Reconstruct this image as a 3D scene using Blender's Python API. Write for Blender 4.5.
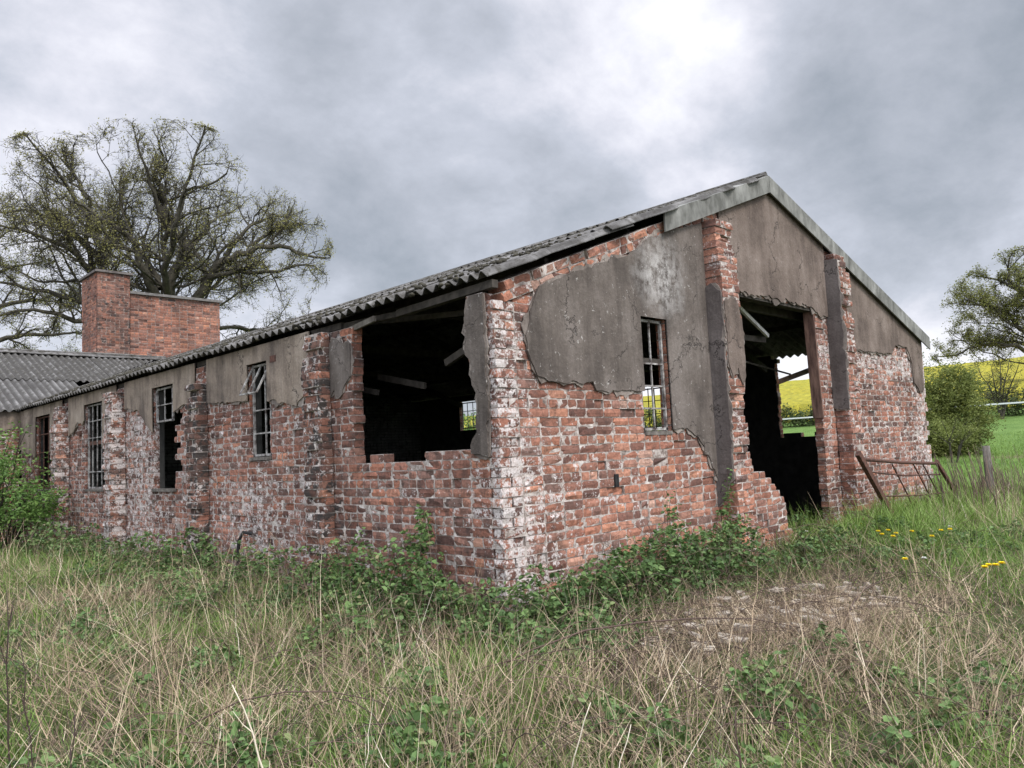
import bpy, math, random
import numpy as np
from mathutils import Matrix, Vector
from mathutils.geometry import tessellate_polygon

random.seed(7)
RNG = np.random.default_rng(11)
for o in list(bpy.data.objects):
    bpy.data.objects.remove(o)
SC = bpy.context.scene
COL = SC.collection
R = math.radians

# ------------------------------------------------------------------ camera
cam_d = bpy.data.cameras.new('camera')
cam = bpy.data.objects.new('camera', cam_d)
COL.objects.link(cam)
SC.camera = cam
CAM = Vector((-3.976, -4.186, 1.35))
cr = Vector((0.713600, -0.698939, -0.047532))
cu = Vector((-0.027721, -0.095968, 0.994998))
cb = Vector((-0.700004, -0.708713, -0.087858))
m = Matrix((cr, cu, cb)).transposed().to_4x4()
m.translation = CAM
cam.matrix_world = m
cam_d.sensor_width = 36
cam_d.lens = 36 * 782.8 / 1024
cam_d.clip_start = 0.05
cam_d.clip_end = 3000

# ------------------------------------------------------------------ world, sun, exposure
W = bpy.data.worlds.new('World')
SC.world = W
W.use_nodes = True
SUN_EL, SUN_AZ = 48, 186          # azimuth clockwise from +Y
SUN_STRENGTH = 1.5
def build_world():
    nt = W.node_tree
    nt.nodes.clear()
    N = nt.nodes.new
    L = nt.links.new
    out = N('ShaderNodeOutputWorld')
    sky = N('ShaderNodeTexSky'); sky.sky_type = 'NISHITA'; sky.sun_disc = False
    sky.sun_elevation = R(SUN_EL); sky.sun_rotation = R(SUN_AZ)
    b1 = N('ShaderNodeBackground'); b1.inputs[1].default_value = 0.1
    L(sky.outputs[0], b1.inputs[0])
    tc = N('ShaderNodeTexCoord')
    sep = N('ShaderNodeSeparateXYZ'); L(tc.outputs['Generated'], sep.inputs[0])
    def mth(op, a, b=None, c=None):
        n = N('ShaderNodeMath'); n.operation = op
        for i, v in enumerate((a, b, c)):
            if v is None: continue
            if isinstance(v, (int, float)): n.inputs[i].default_value = v
            else: L(v, n.inputs[i])
        return n.outputs[0]
    zz = mth('ADD', mth('MAXIMUM', sep.outputs[2], 0.0), 0.5)
    px = mth('DIVIDE', sep.outputs[0], zz); py = mth('DIVIDE', sep.outputs[1], zz)
    cmb = N('ShaderNodeCombineXYZ'); L(px, cmb.inputs[0]); L(py, cmb.inputs[1])
    cmb.inputs[2].default_value = 21.9
    def noise(sc, det, rough, dist, vec=cmb.outputs[0]):
        n = N('ShaderNodeTexNoise'); n.inputs['Scale'].default_value = sc
        n.inputs['Detail'].default_value = det; n.inputs['Roughness'].default_value = rough
        n.inputs['Distortion'].default_value = dist
        L(vec, n.inputs['Vector']); return n.outputs['Fac']
    n1 = noise(1.5, 3, 0.5, 0.15)
    n2 = noise(3.9, 10, 0.60, 0.1)
    mix = mth('ADD', mth('MULTIPLY', n1, 0.58), mth('MULTIPLY', n2, 0.42))
    cr_ = N('ShaderNodeValToRGB'); L(mix, cr_.inputs[0])
    e = cr_.color_ramp.elements
    e[0].position = 0.33; e[0].color = (0.21, 0.235, 0.27, 1)
    e[1].position = 0.61; e[1].color = (0.70, 0.70, 0.74, 1)
    for p, c in ((0.43, (0.325, 0.345, 0.39)), (0.485, (0.40, 0.42, 0.475)), (0.545, (0.54, 0.545, 0.60))):
        k = cr_.color_ramp.elements.new(p); k.color = (*c, 1)
    zen = N('ShaderNodeMapRange'); L(sep.outputs[2], zen.inputs[0])
    zen.inputs[1].default_value = 0.55; zen.inputs[2].default_value = 0.95
    zen.inputs[3].default_value = 1.0; zen.inputs[4].default_value = 3.2
    dt = N('ShaderNodeVectorMath'); dt.operation = 'DOT_PRODUCT'; L(tc.outputs['Generated'], dt.inputs[0])
    a_, e_ = R(SUN_AZ + 25), R(25)
    dt.inputs[1].default_value = (math.sin(a_) * math.cos(e_), math.cos(a_) * math.cos(e_), math.sin(e_))
    gl = N('ShaderNodeMapRange'); L(dt.outputs['Value'], gl.inputs[0]); gl.interpolation_type = 'SMOOTHSTEP'  # unseen broad glow added behind the camera to brighten the walls
    gl.inputs[1].default_value = -0.1; gl.inputs[2].default_value = 0.95; gl.inputs[3].default_value = 1.0; gl.inputs[4].default_value = 2.6
    zen_out = mth('MULTIPLY', zen.outputs[0], gl.outputs[0])
    b2 = N('ShaderNodeBackground'); L(cr_.outputs[0], b2.inputs[0])
    L(zen_out, b2.inputs[1])
    ms = N('ShaderNodeMixShader'); ms.inputs[0].default_value = 0.93
    L(b1.outputs[0], ms.inputs[1]); L(b2.outputs[0], ms.inputs[2])
    L(ms.outputs[0], out.inputs[0])
build_world()
sd = bpy.data.lights.new('sun', 'SUN'); sd.energy = SUN_STRENGTH; sd.angle = R(18); sd.color = (1, 0.93, 0.84)
sun = bpy.data.objects.new('sun', sd); COL.objects.link(sun)
az = R(SUN_AZ); el = R(SUN_EL)
sdir = Vector((math.sin(az) * math.cos(el), math.cos(az) * math.cos(el), math.sin(el)))
sun.rotation_euler = sdir.to_track_quat('Z', 'Y').to_euler()
SC.view_settings.view_transform = 'Standard'
SC.view_settings.look = 'None'
SC.view_settings.exposure = 0.66
SC.view_settings.gamma = 1

# ------------------------------------------------------------------ helpers
def tag(o, label=None, cat=None, group=None, kind=None):
    if label: o['label'] = label
    if cat: o['category'] = cat
    if group: o['group'] = group
    if kind: o['kind'] = kind
    return o
def thing(name, label, cat, loc=(0, 0, 0), rz=0, group=None):
    o = bpy.data.objects.new(name, None); COL.objects.link(o)
    o.location = loc; o.rotation_euler = (0, 0, rz); o.empty_display_size = 0.2
    return tag(o, label, cat, group)
def link(name, me, parent=None):
    o = bpy.data.objects.new(name, me); COL.objects.link(o)
    if parent is not None: o.parent = parent
    return o
def mesh_np(name, V, F, mats, parent=None, mi=None, attr=None, smooth=False):
    """V (n,3); F (m,k) equal-size faces or list of such arrays; attr: dict of per-vertex rgba"""
    Fs = [np.asarray(f) for f in (F if isinstance(F, list) else [F]) if len(f)]
    me = bpy.data.meshes.new(name)
    me.vertices.add(len(V)); me.vertices.foreach_set('co', np.asarray(V, np.float32).ravel())
    tot = sum(f.size for f in Fs); n = sum(len(f) for f in Fs)
    me.loops.add(tot); me.loops.foreach_set('vertex_index', np.concatenate([f.ravel() for f in Fs]).astype(np.int32))
    me.polygons.add(n)
    sizes = np.concatenate([np.full(len(f), f.shape[1]) for f in Fs])
    st = np.concatenate([[0], np.cumsum(sizes)[:-1]])
    me.polygons.foreach_set('loop_start', st.astype(np.int32))
    me.polygons.foreach_set('loop_total', sizes.astype(np.int32))
    if mi is not None: me.polygons.foreach_set('material_index', np.asarray(mi, np.int32))
    me.polygons.foreach_set('use_smooth', np.full(n, smooth))
    for mt in (mats if isinstance(mats, (list, tuple)) else [mats]): me.materials.append(mt)
    if attr is not None:
        for k, a in attr.items():
            at = me.attributes.new(k, 'FLOAT_COLOR', 'POINT')
            at.data.foreach_set('color', np.asarray(a, np.float32).ravel())
    me.update(calc_edges=True); me.validate()
    return link(name, me, parent)
class MB:
    """collects boxes, tubes and prisms into one mesh"""
    def __init__(s): s.v = []; s.f = []; s.a = []
    def add(s, vs, fs, c=(0.5, 0.5, 0, 0)):
        b = len(s.v); s.v += [tuple(v) for v in vs]; s.f += [tuple(i + b for i in f) for f in fs]
        s.a += [c] * len(vs)
    def box(s, lo, hi, M=None, c=(0.5, 0.5, 0, 0), jit=0.0):
        vs = [Vector((x, y, z)) for x in (lo[0], hi[0]) for y in (lo[1], hi[1]) for z in (lo[2], hi[2])]
        if jit: vs = [v + Vector([random.uniform(-jit, jit) for _ in range(3)]) for v in vs]
        if M is not None: vs = [M @ v for v in vs]
        s.add(vs, [(0, 1, 3, 2), (4, 6, 7, 5), (0, 4, 5, 1), (2, 3, 7, 6), (0, 2, 6, 4), (1, 5, 7, 3)], c)
    def bar(s, a, b, w, t, up=(0, 0, 1), c=(0.5, 0.5, 0, 0)):
        """rectangular bar from a to b, w along side, t along 'up'"""
        a = Vector(a); b = Vector(b); d = (b - a); L_ = d.length; d.normalize()
        u = Vector(up); sd_ = d.cross(u)
        if sd_.length < 1e-4: sd_ = d.cross(Vector((1, 0, 0)))
        sd_.normalize(); u = sd_.cross(d)
        M = Matrix((d, sd_, u)).transposed().to_4x4(); M.translation = a
        s.box((0, -w / 2, -t / 2), (L_, w / 2, t / 2), M, c)
    def tube(s, pts, rad, n=6, c=(0.5, 0.5, 0, 0), cap=True):
        pts = [Vector(p) for p in pts]; k = len(pts)
        if not hasattr(rad, '__len__'): rad = [rad] * k
        vs = []; up = Vector((0.31, 0.22, 0.93))
        for i, p in enumerate(pts):
            d = (pts[min(i + 1, k - 1)] - pts[max(i - 1, 0)]).normalized()
            a = d.cross(up)
            if a.length < 0.05: a = d.cross(Vector((1, 0, 0)))
            a.normalize(); b2 = d.cross(a)
            for j in range(n):
                t = 2 * math.pi * j / n
                vs.append(p + rad[i] * (math.cos(t) * a + math.sin(t) * b2))
        fs = [(i * n + j, i * n + (j + 1) % n, (i + 1) * n + (j + 1) % n, (i + 1) * n + j) for i in range(k - 1) for j in range(n)]
        if cap: fs += [tuple(range(n)), tuple((k - 1) * n + j for j in range(n))][:2]
        s.add(vs, fs, c)
    def build(s, name, mat, parent=None, smooth=False):
        me = bpy.data.meshes.new(name); me.from_pydata(s.v, [], s.f)
        for mt in (mat if isinstance(mat, (list, tuple)) else [mat]): me.materials.append(mt)
        at = me.attributes.new('bc', 'FLOAT_COLOR', 'POINT')
        at.data.foreach_set('color', np.asarray(s.a, np.float32).ravel())
        if smooth:
            me.polygons.foreach_set('use_smooth', [True] * len(me.polygons))
        me.update(); return link(name, me, parent)

# ------------------------------------------------------------------ materials
class NT:
    def __init__(s, name, rough=0.9, spec=0.3):
        s.m = bpy.data.materials.new(name); s.m.use_nodes = True
        s.nt = s.m.node_tree; s.b = s.nt.nodes['Principled BSDF']
        s.b.inputs['Roughness'].default_value = rough
        s.b.inputs['Specular IOR Level'].default_value = spec
        s.tc = s.nt.nodes.new('ShaderNodeTexCoord').outputs['Object']
    def n(s, t): return s.nt.nodes.new(t)
    def l(s, a, b): s.nt.links.new(a, b)
    def setin(s, sock, v):
        if isinstance(v, (int, float)): sock.default_value = v
        elif isinstance(v, tuple): sock.default_value = (*v, 1) if len(v) == 3 else v
        else: s.l(v, sock)
    def noise(s, sc, det=4, rough=0.55, vec=None, stretch=None, dist=0, color=False):
        n = s.n('ShaderNodeTexNoise')
        n.inputs['Scale'].default_value = sc; n.inputs['Detail'].default_value = det
        n.inputs['Roughness'].default_value = rough; n.inputs['Distortion'].default_value = dist
        v = vec or s.tc
        if stretch:
            mp = s.n('ShaderNodeMapping'); mp.inputs['Scale'].default_value = stretch
            s.l(v, mp.inputs[0]); v = mp.outputs[0]
        s.l(v, n.inputs['Vector'])
        return n.outputs['Color' if color else 'Fac']
    def ramp(s, f, stops):
        r = s.n('ShaderNodeValToRGB'); s.l(f, r.inputs[0]); e = r.color_ramp.elements
        def c(v): return (v, v, v, 1) if isinstance(v, (int, float)) else (*v, 1)
        e[0].position = stops[0][0]; e[0].color = c(stops[0][1])
        e[1].position = stops[-1][0]; e[1].color = c(stops[-1][1])
        for p, v in stops[1:-1]:
            k = e.new(p); k.color = c(v)
        return r.outputs[0]
    def mix(s, f, a, b, mode='MIX'):
        n = s.n('ShaderNodeMix'); n.data_type = 'RGBA'; n.blend_type = mode
        s.setin(n.inputs[0], f); s.setin(n.inputs[6], a); s.setin(n.inputs[7], b)
        return n.outputs[2]
    def math(s, op, a, b=0.0, clamp=False):
        n = s.n('ShaderNodeMath'); n.operation = op; n.use_clamp = clamp
        s.setin(n.inputs[0], a); s.setin(n.inputs[1], b); return n.outputs[0]
    def attr(s, name='bc'):
        n = s.n('ShaderNodeAttribute'); n.attribute_name = name
        sp = s.n('ShaderNodeSeparateColor'); s.l(n.outputs['Color'], sp.inputs[0])
        return sp.outputs[0], sp.outputs[1], sp.outputs[2], n.outputs['Alpha']
    def bump(s, h, dist=0.01, strength=1.0, prev=None):
        n = s.n('ShaderNodeBump'); n.inputs['Distance'].default_value = dist; n.inputs['Strength'].default_value = strength
        s.l(h, n.inputs['Height'])
        if prev is not None: s.l(prev, n.inputs['Normal'])
        return n.outputs[0]
    def done(s, col, nrm=None, rough=None):
        s.setin(s.b.inputs['Base Color'], col)
        if nrm is not None: s.l(nrm, s.b.inputs['Normal'])
        if rough is not None: s.setin(s.b.inputs['Roughness'], rough)
        return s.m

def mat_brick(name='weathered_brick', clean=False):
    s = NT(name, 0.93, 0.2)
    r, g, b, dirt = s.attr()
    col = s.ramp(r, [(0.0, (0.10, 0.056, 0.047)), (0.22, (0.17, 0.083, 0.064)), (0.5, (0.295, 0.132, 0.092)),
                     (0.72, (0.39, 0.172, 0.112)), (0.88, (0.48, 0.222, 0.138)), (1.0, (0.50, 0.31, 0.24))])
    col = s.mix(s.math('MULTIPLY', g, 0.35), col, (0.36, 0.25, 0.21))
    n1 = s.noise(26, 5, 0.65)
    col = s.mix(0.75, col, s.ramp(n1, [(0.3, 0.5), (0.5, 0.95), (0.72, 1.4)]), 'MULTIPLY')
    big = s.noise(1.1, 5, 0.62, stretch=(1, 1, 0.55), dist=0.3)
    col = s.mix(0.85, col, s.ramp(big, [(0.36, 0.58), (0.5, 0.95), (0.66, 1.2)]), 'MULTIPLY')
    # black spots and sooty skin
    n5 = s.noise(9, 4, 0.7)
    sk = s.math('MULTIPLY', s.ramp(n5, [(0.48, 0.0), (0.60, 1.0)]), s.math('ADD', s.math('MULTIPLY', dirt, 0.8), 0.12 if clean else 0.35), True)
    sk = s.math('ADD', sk, s.math('MULTIPLY', s.math('SUBTRACT', dirt, 0.55, True), 1.6), True)
    col = s.mix(sk, col, (0.05, 0.043, 0.04))
    # lime / old whitewash left on the faces
    if not clean:
        n2 = s.noise(10, 8, 0.72)
        n3 = s.noise(55, 3, 0.6)
        v = s.math('ADD', s.math('ADD', s.math('MULTIPLY', n2, 0.75), s.math('MULTIPLY', n3, 0.25)), s.math('MULTIPLY', b, 0.15))
        lm = s.ramp(v, [(0.60, 0.0), (0.655, 0.85)])
        col = s.mix(lm, col, s.ramp(n3, [(0.3, (0.42, 0.37, 0.35)), (0.65, (0.66, 0.62, 0.60))]))
    h = s.math('ADD', s.math('MULTIPLY', n1, 0.6), s.math('MULTIPLY', s.noise(80, 3, 0.6), 0.4))
    return s.done(col, s.bump(h, 0.012, 0.9))
def mat_mortar(clean=False):
    s = NT('lime_mortar', 0.95, 0.1)
    n1 = s.noise(9, 6, 0.65); n2 = s.noise(60, 3, 0.6)
    v = s.math('ADD', s.math('MULTIPLY', n1, 0.7), s.math('MULTIPLY', n2, 0.3))
    col = s.ramp(v, [(0.35, (0.11, 0.085, 0.075)), (0.45, (0.27, 0.225, 0.20)), (0.55, (0.48, 0.43, 0.395)), (0.69, (0.74, 0.70, 0.66))])
    if clean: col = s.mix(0.7, col, (0.16, 0.10, 0.08))
    return s.done(col, s.bump(v, 0.015, 0.8))
def mat_render(name, base, dark, light, speck=0.5, band=None):
    s = NT(name, 0.95, 0.15)
    st = s.noise(3.5, 6, 0.62, stretch=(1, 1, 0.22))
    n1 = s.noise(1.6, 5, 0.6); n2 = s.noise(38, 4, 0.65); n4 = s.noise(130, 2, 0.5)
    v = s.math('ADD', s.math('MULTIPLY', st, 0.5), s.math('MULTIPLY', n1, 0.5))
    col = s.ramp(v, [(0.41, dark), (0.5, base), (0.60, light)])
    col = s.mix(0.6, col, s.ramp(n2, [(0.3, 0.72), (0.55, 1.0), (0.75, 1.3)]), 'MULTIPLY')
    if speck:
        n3 = s.noise(17, 5, 0.8)
        w = s.math('MULTIPLY', s.ramp(s.math('ADD', n3, s.math('MULTIPLY', n4, 0.12)), [(0.685, 0.0), (0.73, 1.0)]), speck)
        col = s.mix(w, col, (0.5, 0.48, 0.45))
        big = s.noise(0.9, 4, 0.6, dist=0.4)
        vd = s.n('ShaderNodeVectorMath'); vd.operation = 'DISTANCE'; s.l(s.tc, vd.inputs[0]); vd.inputs[1].default_value = (2.18, -0.02, 2.98)
        near = s.ramp(s.math('ADD', vd.outputs['Value'], s.math('MULTIPLY', n1, 0.5)), [(0.30, 1.0), (0.75, 0.0)])
        blot = s.noise(11, 8, 0.75)
        pat = s.math('MULTIPLY', near, s.ramp(blot, [(0.40, 0.0), (0.58, 1.0)]))
        col = s.mix(s.math('MULTIPLY', pat, speck), col, (0.52, 0.50, 0.48))
    # hairline cracks and rain streaks
    vo = s.n('ShaderNodeTexVoronoi'); vo.feature = 'DISTANCE_TO_EDGE'; vo.inputs['Scale'].default_value = 1.5
    wv = s.n('ShaderNodeVectorMath'); wv.operation = 'ADD'; s.l(s.tc, wv.inputs[0])
    wn = s.noise(3.0, 5, 0.7, color=True); sc_ = s.n('ShaderNodeVectorMath'); sc_.operation = 'SCALE'; s.l(wn, sc_.inputs[0]); sc_.inputs['Scale'].default_value = 0.55
    s.l(sc_.outputs[0], wv.inputs[1]); s.l(wv.outputs[0], vo.inputs['Vector'])
    ck = s.math('MULTIPLY', s.ramp(vo.outputs['Distance'], [(0.003, 1.0), (0.011, 0.0)]), s.ramp(n1, [(0.48, 0.0), (0.56, 0.8)]))
    col = s.mix(ck, col, (0.03, 0.026, 0.024))
    rn = s.noise(14, 4, 0.7, stretch=(1, 1, 0.06))
    col = s.mix(s.ramp(rn, [(0.52, 0.0), (0.72, 0.5)]), col, dark)
    rl = s.noise(10, 3, 0.7, stretch=(1, 1, 0.08))
    col = s.mix(s.ramp(rl, [(0.58, 0.0), (0.75, 0.45)]), col, light)
    h = s.math('SUBTRACT', s.math('ADD', s.math('MULTIPLY', n2, 0.6), s.math('MULTIPLY', n4, 0.4)), s.math('MULTIPLY', ck, 1.2))
    b0 = s.bump(n1, 0.05, 0.8)
    return s.done(col, s.bump(h, 0.007, 0.8, b0))
def mat_roof():
    s = NT('asbestos_cement', 0.9, 0.25)
    n1 = s.noise(2.2, 6, 0.65); n2 = s.noise(40, 5, 0.7); n3 = s.noise(9, 6, 0.7)
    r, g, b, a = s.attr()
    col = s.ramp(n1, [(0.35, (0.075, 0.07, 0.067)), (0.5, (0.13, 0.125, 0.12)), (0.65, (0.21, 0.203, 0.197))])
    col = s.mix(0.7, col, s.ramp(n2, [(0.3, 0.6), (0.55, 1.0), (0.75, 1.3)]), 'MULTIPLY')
    lic_shade = s.ramp(s.math('ADD', n3, s.math('MULTIPLY', b, 0.25)), [(0.56, 0.0), (0.68, 0.95)])  # lichen blotches, plus shade at the eave ends put into the colour
    col = s.mix(lic_shade, col, (0.05, 0.046, 0.038))
    col = s.mix(s.math('MULTIPLY', g, 0.85), col, (0.05, 0.047, 0.043))  # valleys darkened: dirt and the shade between corrugations, both in the colour
    return s.done(col, s.bump(n2, 0.006, 0.6))
def mat_simple(name, c1, c2, sc=20, rough=0.85, bump=0.004, stretch=None, spec=0.3, c3=None):
    s = NT(name, rough, spec)
    n = s.noise(sc, 5, 0.62, stretch=stretch)
    st = [(0.35, c1), (0.65, c2)]
    if c3: st.append((0.78, c3))
    return s.done(s.ramp(n, st), s.bump(n, bump, 0.8))
def mat_leaf(name, stops, transl=0.25, rough=0.6):
    s = NT(name, rough, 0.3)
    r, g, b, a = s.attr()
    col = s.ramp(r, stops)
    s.setin(s.b.inputs['Base Color'], col)
    if transl:
        t = s.n('ShaderNodeBsdfTranslucent'); s.l(col, t.inputs[0])
        mx = s.n('ShaderNodeMixShader'); mx.inputs[0].default_value = transl
        s.l(s.b.outputs[0], mx.inputs[1]); s.l(t.outputs[0], mx.inputs[2])
        s.l(mx.outputs[0], s.nt.nodes['Material Output'].inputs[0])
    return s.m

BRICK = mat_brick(); BRICK_CLEAN = mat_brick('red_brick', True)
MORTAR = mat_mortar(); MORTAR_DK = mat_mortar(True)
INNER_SHADE = mat_simple('inner_shade_plaster', (0.025, 0.025, 0.023), (0.06, 0.058, 0.054), 6)  # near-black interior shade put into the plaster colour
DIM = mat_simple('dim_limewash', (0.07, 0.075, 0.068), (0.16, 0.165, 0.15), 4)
REND_A = mat_render('grey_render', (0.132, 0.112, 0.098), (0.08, 0.068, 0.06), (0.185, 0.16, 0.143), 0.75)
REND_B = mat_render('brown_render', (0.165, 0.13, 0.11), (0.105, 0.082, 0.07), (0.225, 0.182, 0.157), 0.25)
REND_C = mat_render('pale_render', (0.265, 0.215, 0.172), (0.13, 0.106, 0.09), (0.37, 0.31, 0.255), 0.15)
REND_D = mat_render('flank_render', (0.12, 0.102, 0.096), (0.08, 0.068, 0.064), (0.165, 0.143, 0.135), 0.1)  # slightly darker grey for the buttress flanks
SCRATCH = mat_render('scratch_coat', (0.24, 0.205, 0.18), (0.12, 0.10, 0.088), (0.38, 0.335, 0.30), 0.0)
ROOF = mat_roof()
VERGE = mat_simple('verge_cement', (0.10, 0.10, 0.09), (0.25, 0.25, 0.232), 7, bump=0.004, c3=(0.34, 0.34, 0.32), stretch=(1, 1, .5))
MOSS = mat_simple('moss', (0.022, 0.02, 0.016), (0.06, 0.054, 0.036), 30)
OLDWOOD = mat_simple('grey_timber', (0.12, 0.105, 0.09), (0.26, 0.24, 0.21), 12, stretch=(1, 1, 1))
DARKWOOD = mat_simple('dark_timber', (0.03, 0.026, 0.022), (0.075, 0.065, 0.055), 12)
PALEWOOD = mat_simple('pale_board', (0.42, 0.41, 0.39), (0.68, 0.67, 0.65), 9)
JAMB = mat_simple('painted_jamb', (0.08, 0.045, 0.036), (0.25, 0.15, 0.115), 7, stretch=(3, 3, 0.6), c3=(0.33, 0.27, 0.23))
WPAINT = mat_simple('flaking_white_paint', (0.06, 0.045, 0.04), (0.46, 0.45, 0.43), 14)
RUST = mat_simple('rusty_steel', (0.05, 0.028, 0.022), (0.15, 0.07, 0.05), 25, rough=0.8)
CONC = mat_simple('old_concrete', (0.20, 0.19, 0.17), (0.38, 0.36, 0.33), 15)
DARKCONC = mat_simple('stained_sill', (0.07, 0.062, 0.055), (0.20, 0.18, 0.16), 15)
BARK = mat_simple('oak_bark', (0.028, 0.025, 0.019), (0.075, 0.068, 0.05), 6, bump=0.03)
BLACKPIPE = mat_simple('black_pipe', (0.012, 0.012, 0.013), (0.03, 0.03, 0.03), 10)

# ------------------------------------------------------------------ terrain
HX = [-1e3, 9.6, 12, 20, 28, 38, 44, 47, 160, 200, 400]
HZ = [0.0, 0.10, 0.28, 0.62, 0.82, 1.55, 2.15, 2.4, 13.0, 13.6, 12.0]
def _sm(t): t = np.clip(t, 0, 1); return t * t * (3 - 2 * t)
def ground_h(x, y):
    x = np.asarray(x, float); y = np.asarray(y, float)
    h = np.interp(x, HX, HZ)
    dx = np.maximum(0 - x, 0); dy = np.maximum(0 - y, 0)
    d = np.hypot(dx, dy)
    h = h - 0.2 * _sm((d - 0.8) / 3.2) * _sm((14 - x) / 8)
    h = h + 0.22 * _sm((x - 3.2) / 2.5) * _sm((2 + y) / 1.6) * _sm((13 - x) / 3) * _sm((1 - y) / 1.0)
    near = np.exp(-((x + 1) ** 2 + (y + 1) ** 2) / 300)
    h = h + near * 0.035 * (np.sin(x * 2.1 + 1.3 * np.sin(y * 1.7)) + np.sin(y * 2.7 + x * 0.8))
    h = h + 0.05 * np.sin(x * 0.35 + 2) * np.sin(y * 0.27)
    return h
def build_ground():
    def axis(c, a, b, n):
        t = np.linspace(-1, 1, n); s = np.sinh(t * 5.2) / np.sinh(5.2)
        return np.where(s < 0, c + s * (c - a), c + s * (b - c))
    xs = axis(-1, -600, 1200, 260); ys = axis(-1, -700, 900, 240)
    X, Y = np.meshgrid(xs, ys); Z = ground_h(X, Y)
    ii = np.arange(len(ys) - 1)[:, None] * len(xs) + np.arange(len(xs) - 1)[None]
    F = np.stack([ii, ii + 1, ii + 1 + len(xs), ii + len(xs)], -1).reshape(-1, 4)
    s = NT('ground_cover', 0.95, 0.1)
    n1 = s.noise(1.1, 5, 0.6); n2 = s.noise(18, 5, 0.7); n3 = s.noise(0.12, 4, 0.6)
    near = s.ramp(n2, [(0.35, (0.04, 0.034, 0.024)), (0.5, (0.09, 0.075, 0.05)), (0.65, (0.19, 0.16, 0.115))])
    near = s.mix(s.ramp(n1, [(0.42, 0.0), (0.6, 1.0)]), near, (0.055, 0.085, 0.028))
    past = s.ramp(s.math('ADD', s.math('MULTIPLY', n1, 0.4), s.math('MULTIPLY', n2, 0.6)),
                  [(0.38, (0.065, 0.12, 0.03)), (0.52, (0.115, 0.19, 0.05)), (0.66, (0.175, 0.25, 0.08))])
    past = s.mix(s.ramp(n3, [(0.45, 0.0), (0.6, 0.5)]), past, (0.10, 0.17, 0.04))
    sp = s.n('ShaderNodeSeparateXYZ'); s.l(s.tc, sp.inputs[0])
    f = s.math('MULTIPLY', s.math('SUBTRACT', sp.outputs[0], 11.5), 0.7, True)
    col = s.mix(f, near, past)
    # trodden brown track across the pasture
    tr = s.math('ABSOLUTE', s.math('SUBTRACT', sp.outputs[0], s.math('ADD', 19.0, s.math('MULTIPLY', n1, 2.0))))
    tf = s.math('SUBTRACT', 1.0, s.math('MULTIPLY', tr, 1.2), True)
    col = s.mix(s.math('MULTIPLY', tf, s.ramp(n2, [(0.3, 0.35), (0.5, 1.0)])), col, (0.17, 0.125, 0.085))
    mt = s.done(col, s.bump(n2, 0.05, 1.0))
    tag(mesh_np('ground', np.stack([X, Y, Z], -1).reshape(-1, 3), F, mt, smooth=True), 'rough grassland around the barn rising to green pasture', 'ground', kind='structure')
build_ground()

# yellow rapeseed crop on the hill behind the hedge
def build_rape():
    xs = np.linspace(48.5, 166, 150); ys = np.linspace(-60, 150, 170)
    X, Y = np.meshgrid(xs, ys)
    Z = ground_h(X, Y) + 1.1 + RNG.uniform(-0.18, 0.18, X.shape)
    X = X + RNG.uniform(-0.2, 0.2, X.shape)
    edge = (X < 49.2) | (X > 165) | (Y < -59) | (Y > 149)
    Z[0, :] -= 1.2; Z[-1, :] -= 1.2; Z[:, 0] -= 1.2; Z[:, -1] -= 1.2
    ii = np.arange(len(ys) - 1)[:, None] * len(xs) + np.arange(len(xs) - 1)[None]
    F = np.stack([ii, ii + 1, ii + 1 + len(xs), ii + len(xs)], -1).reshape(-1, 4)
    s = NT('rapeseed_flowers', 0.9, 0.1)
    n = s.noise(1.5, 5, 0.7); n2 = s.noise(0.06, 3, 0.6)
    col = s.ramp(n, [(0.3, (0.13, 0.14, 0.035)), (0.5, (0.27, 0.24, 0.03)), (0.7, (0.38, 0.34, 0.05))])
    col = s.mix(s.ramp(n2, [(0.45, 0.0), (0.7, 0.25)]), col, (0.30, 0.32, 0.05))
    tag(mesh_np('rapeseed_crop', np.stack([X, Y, Z], -1).reshape(-1, 3), F, s.done(col, s.bump(n, 0.2, 1)), smooth=True),
        'bright yellow flowering rapeseed covering the hill behind the hedge', 'crop', kind='stuff')
build_rape()

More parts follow.
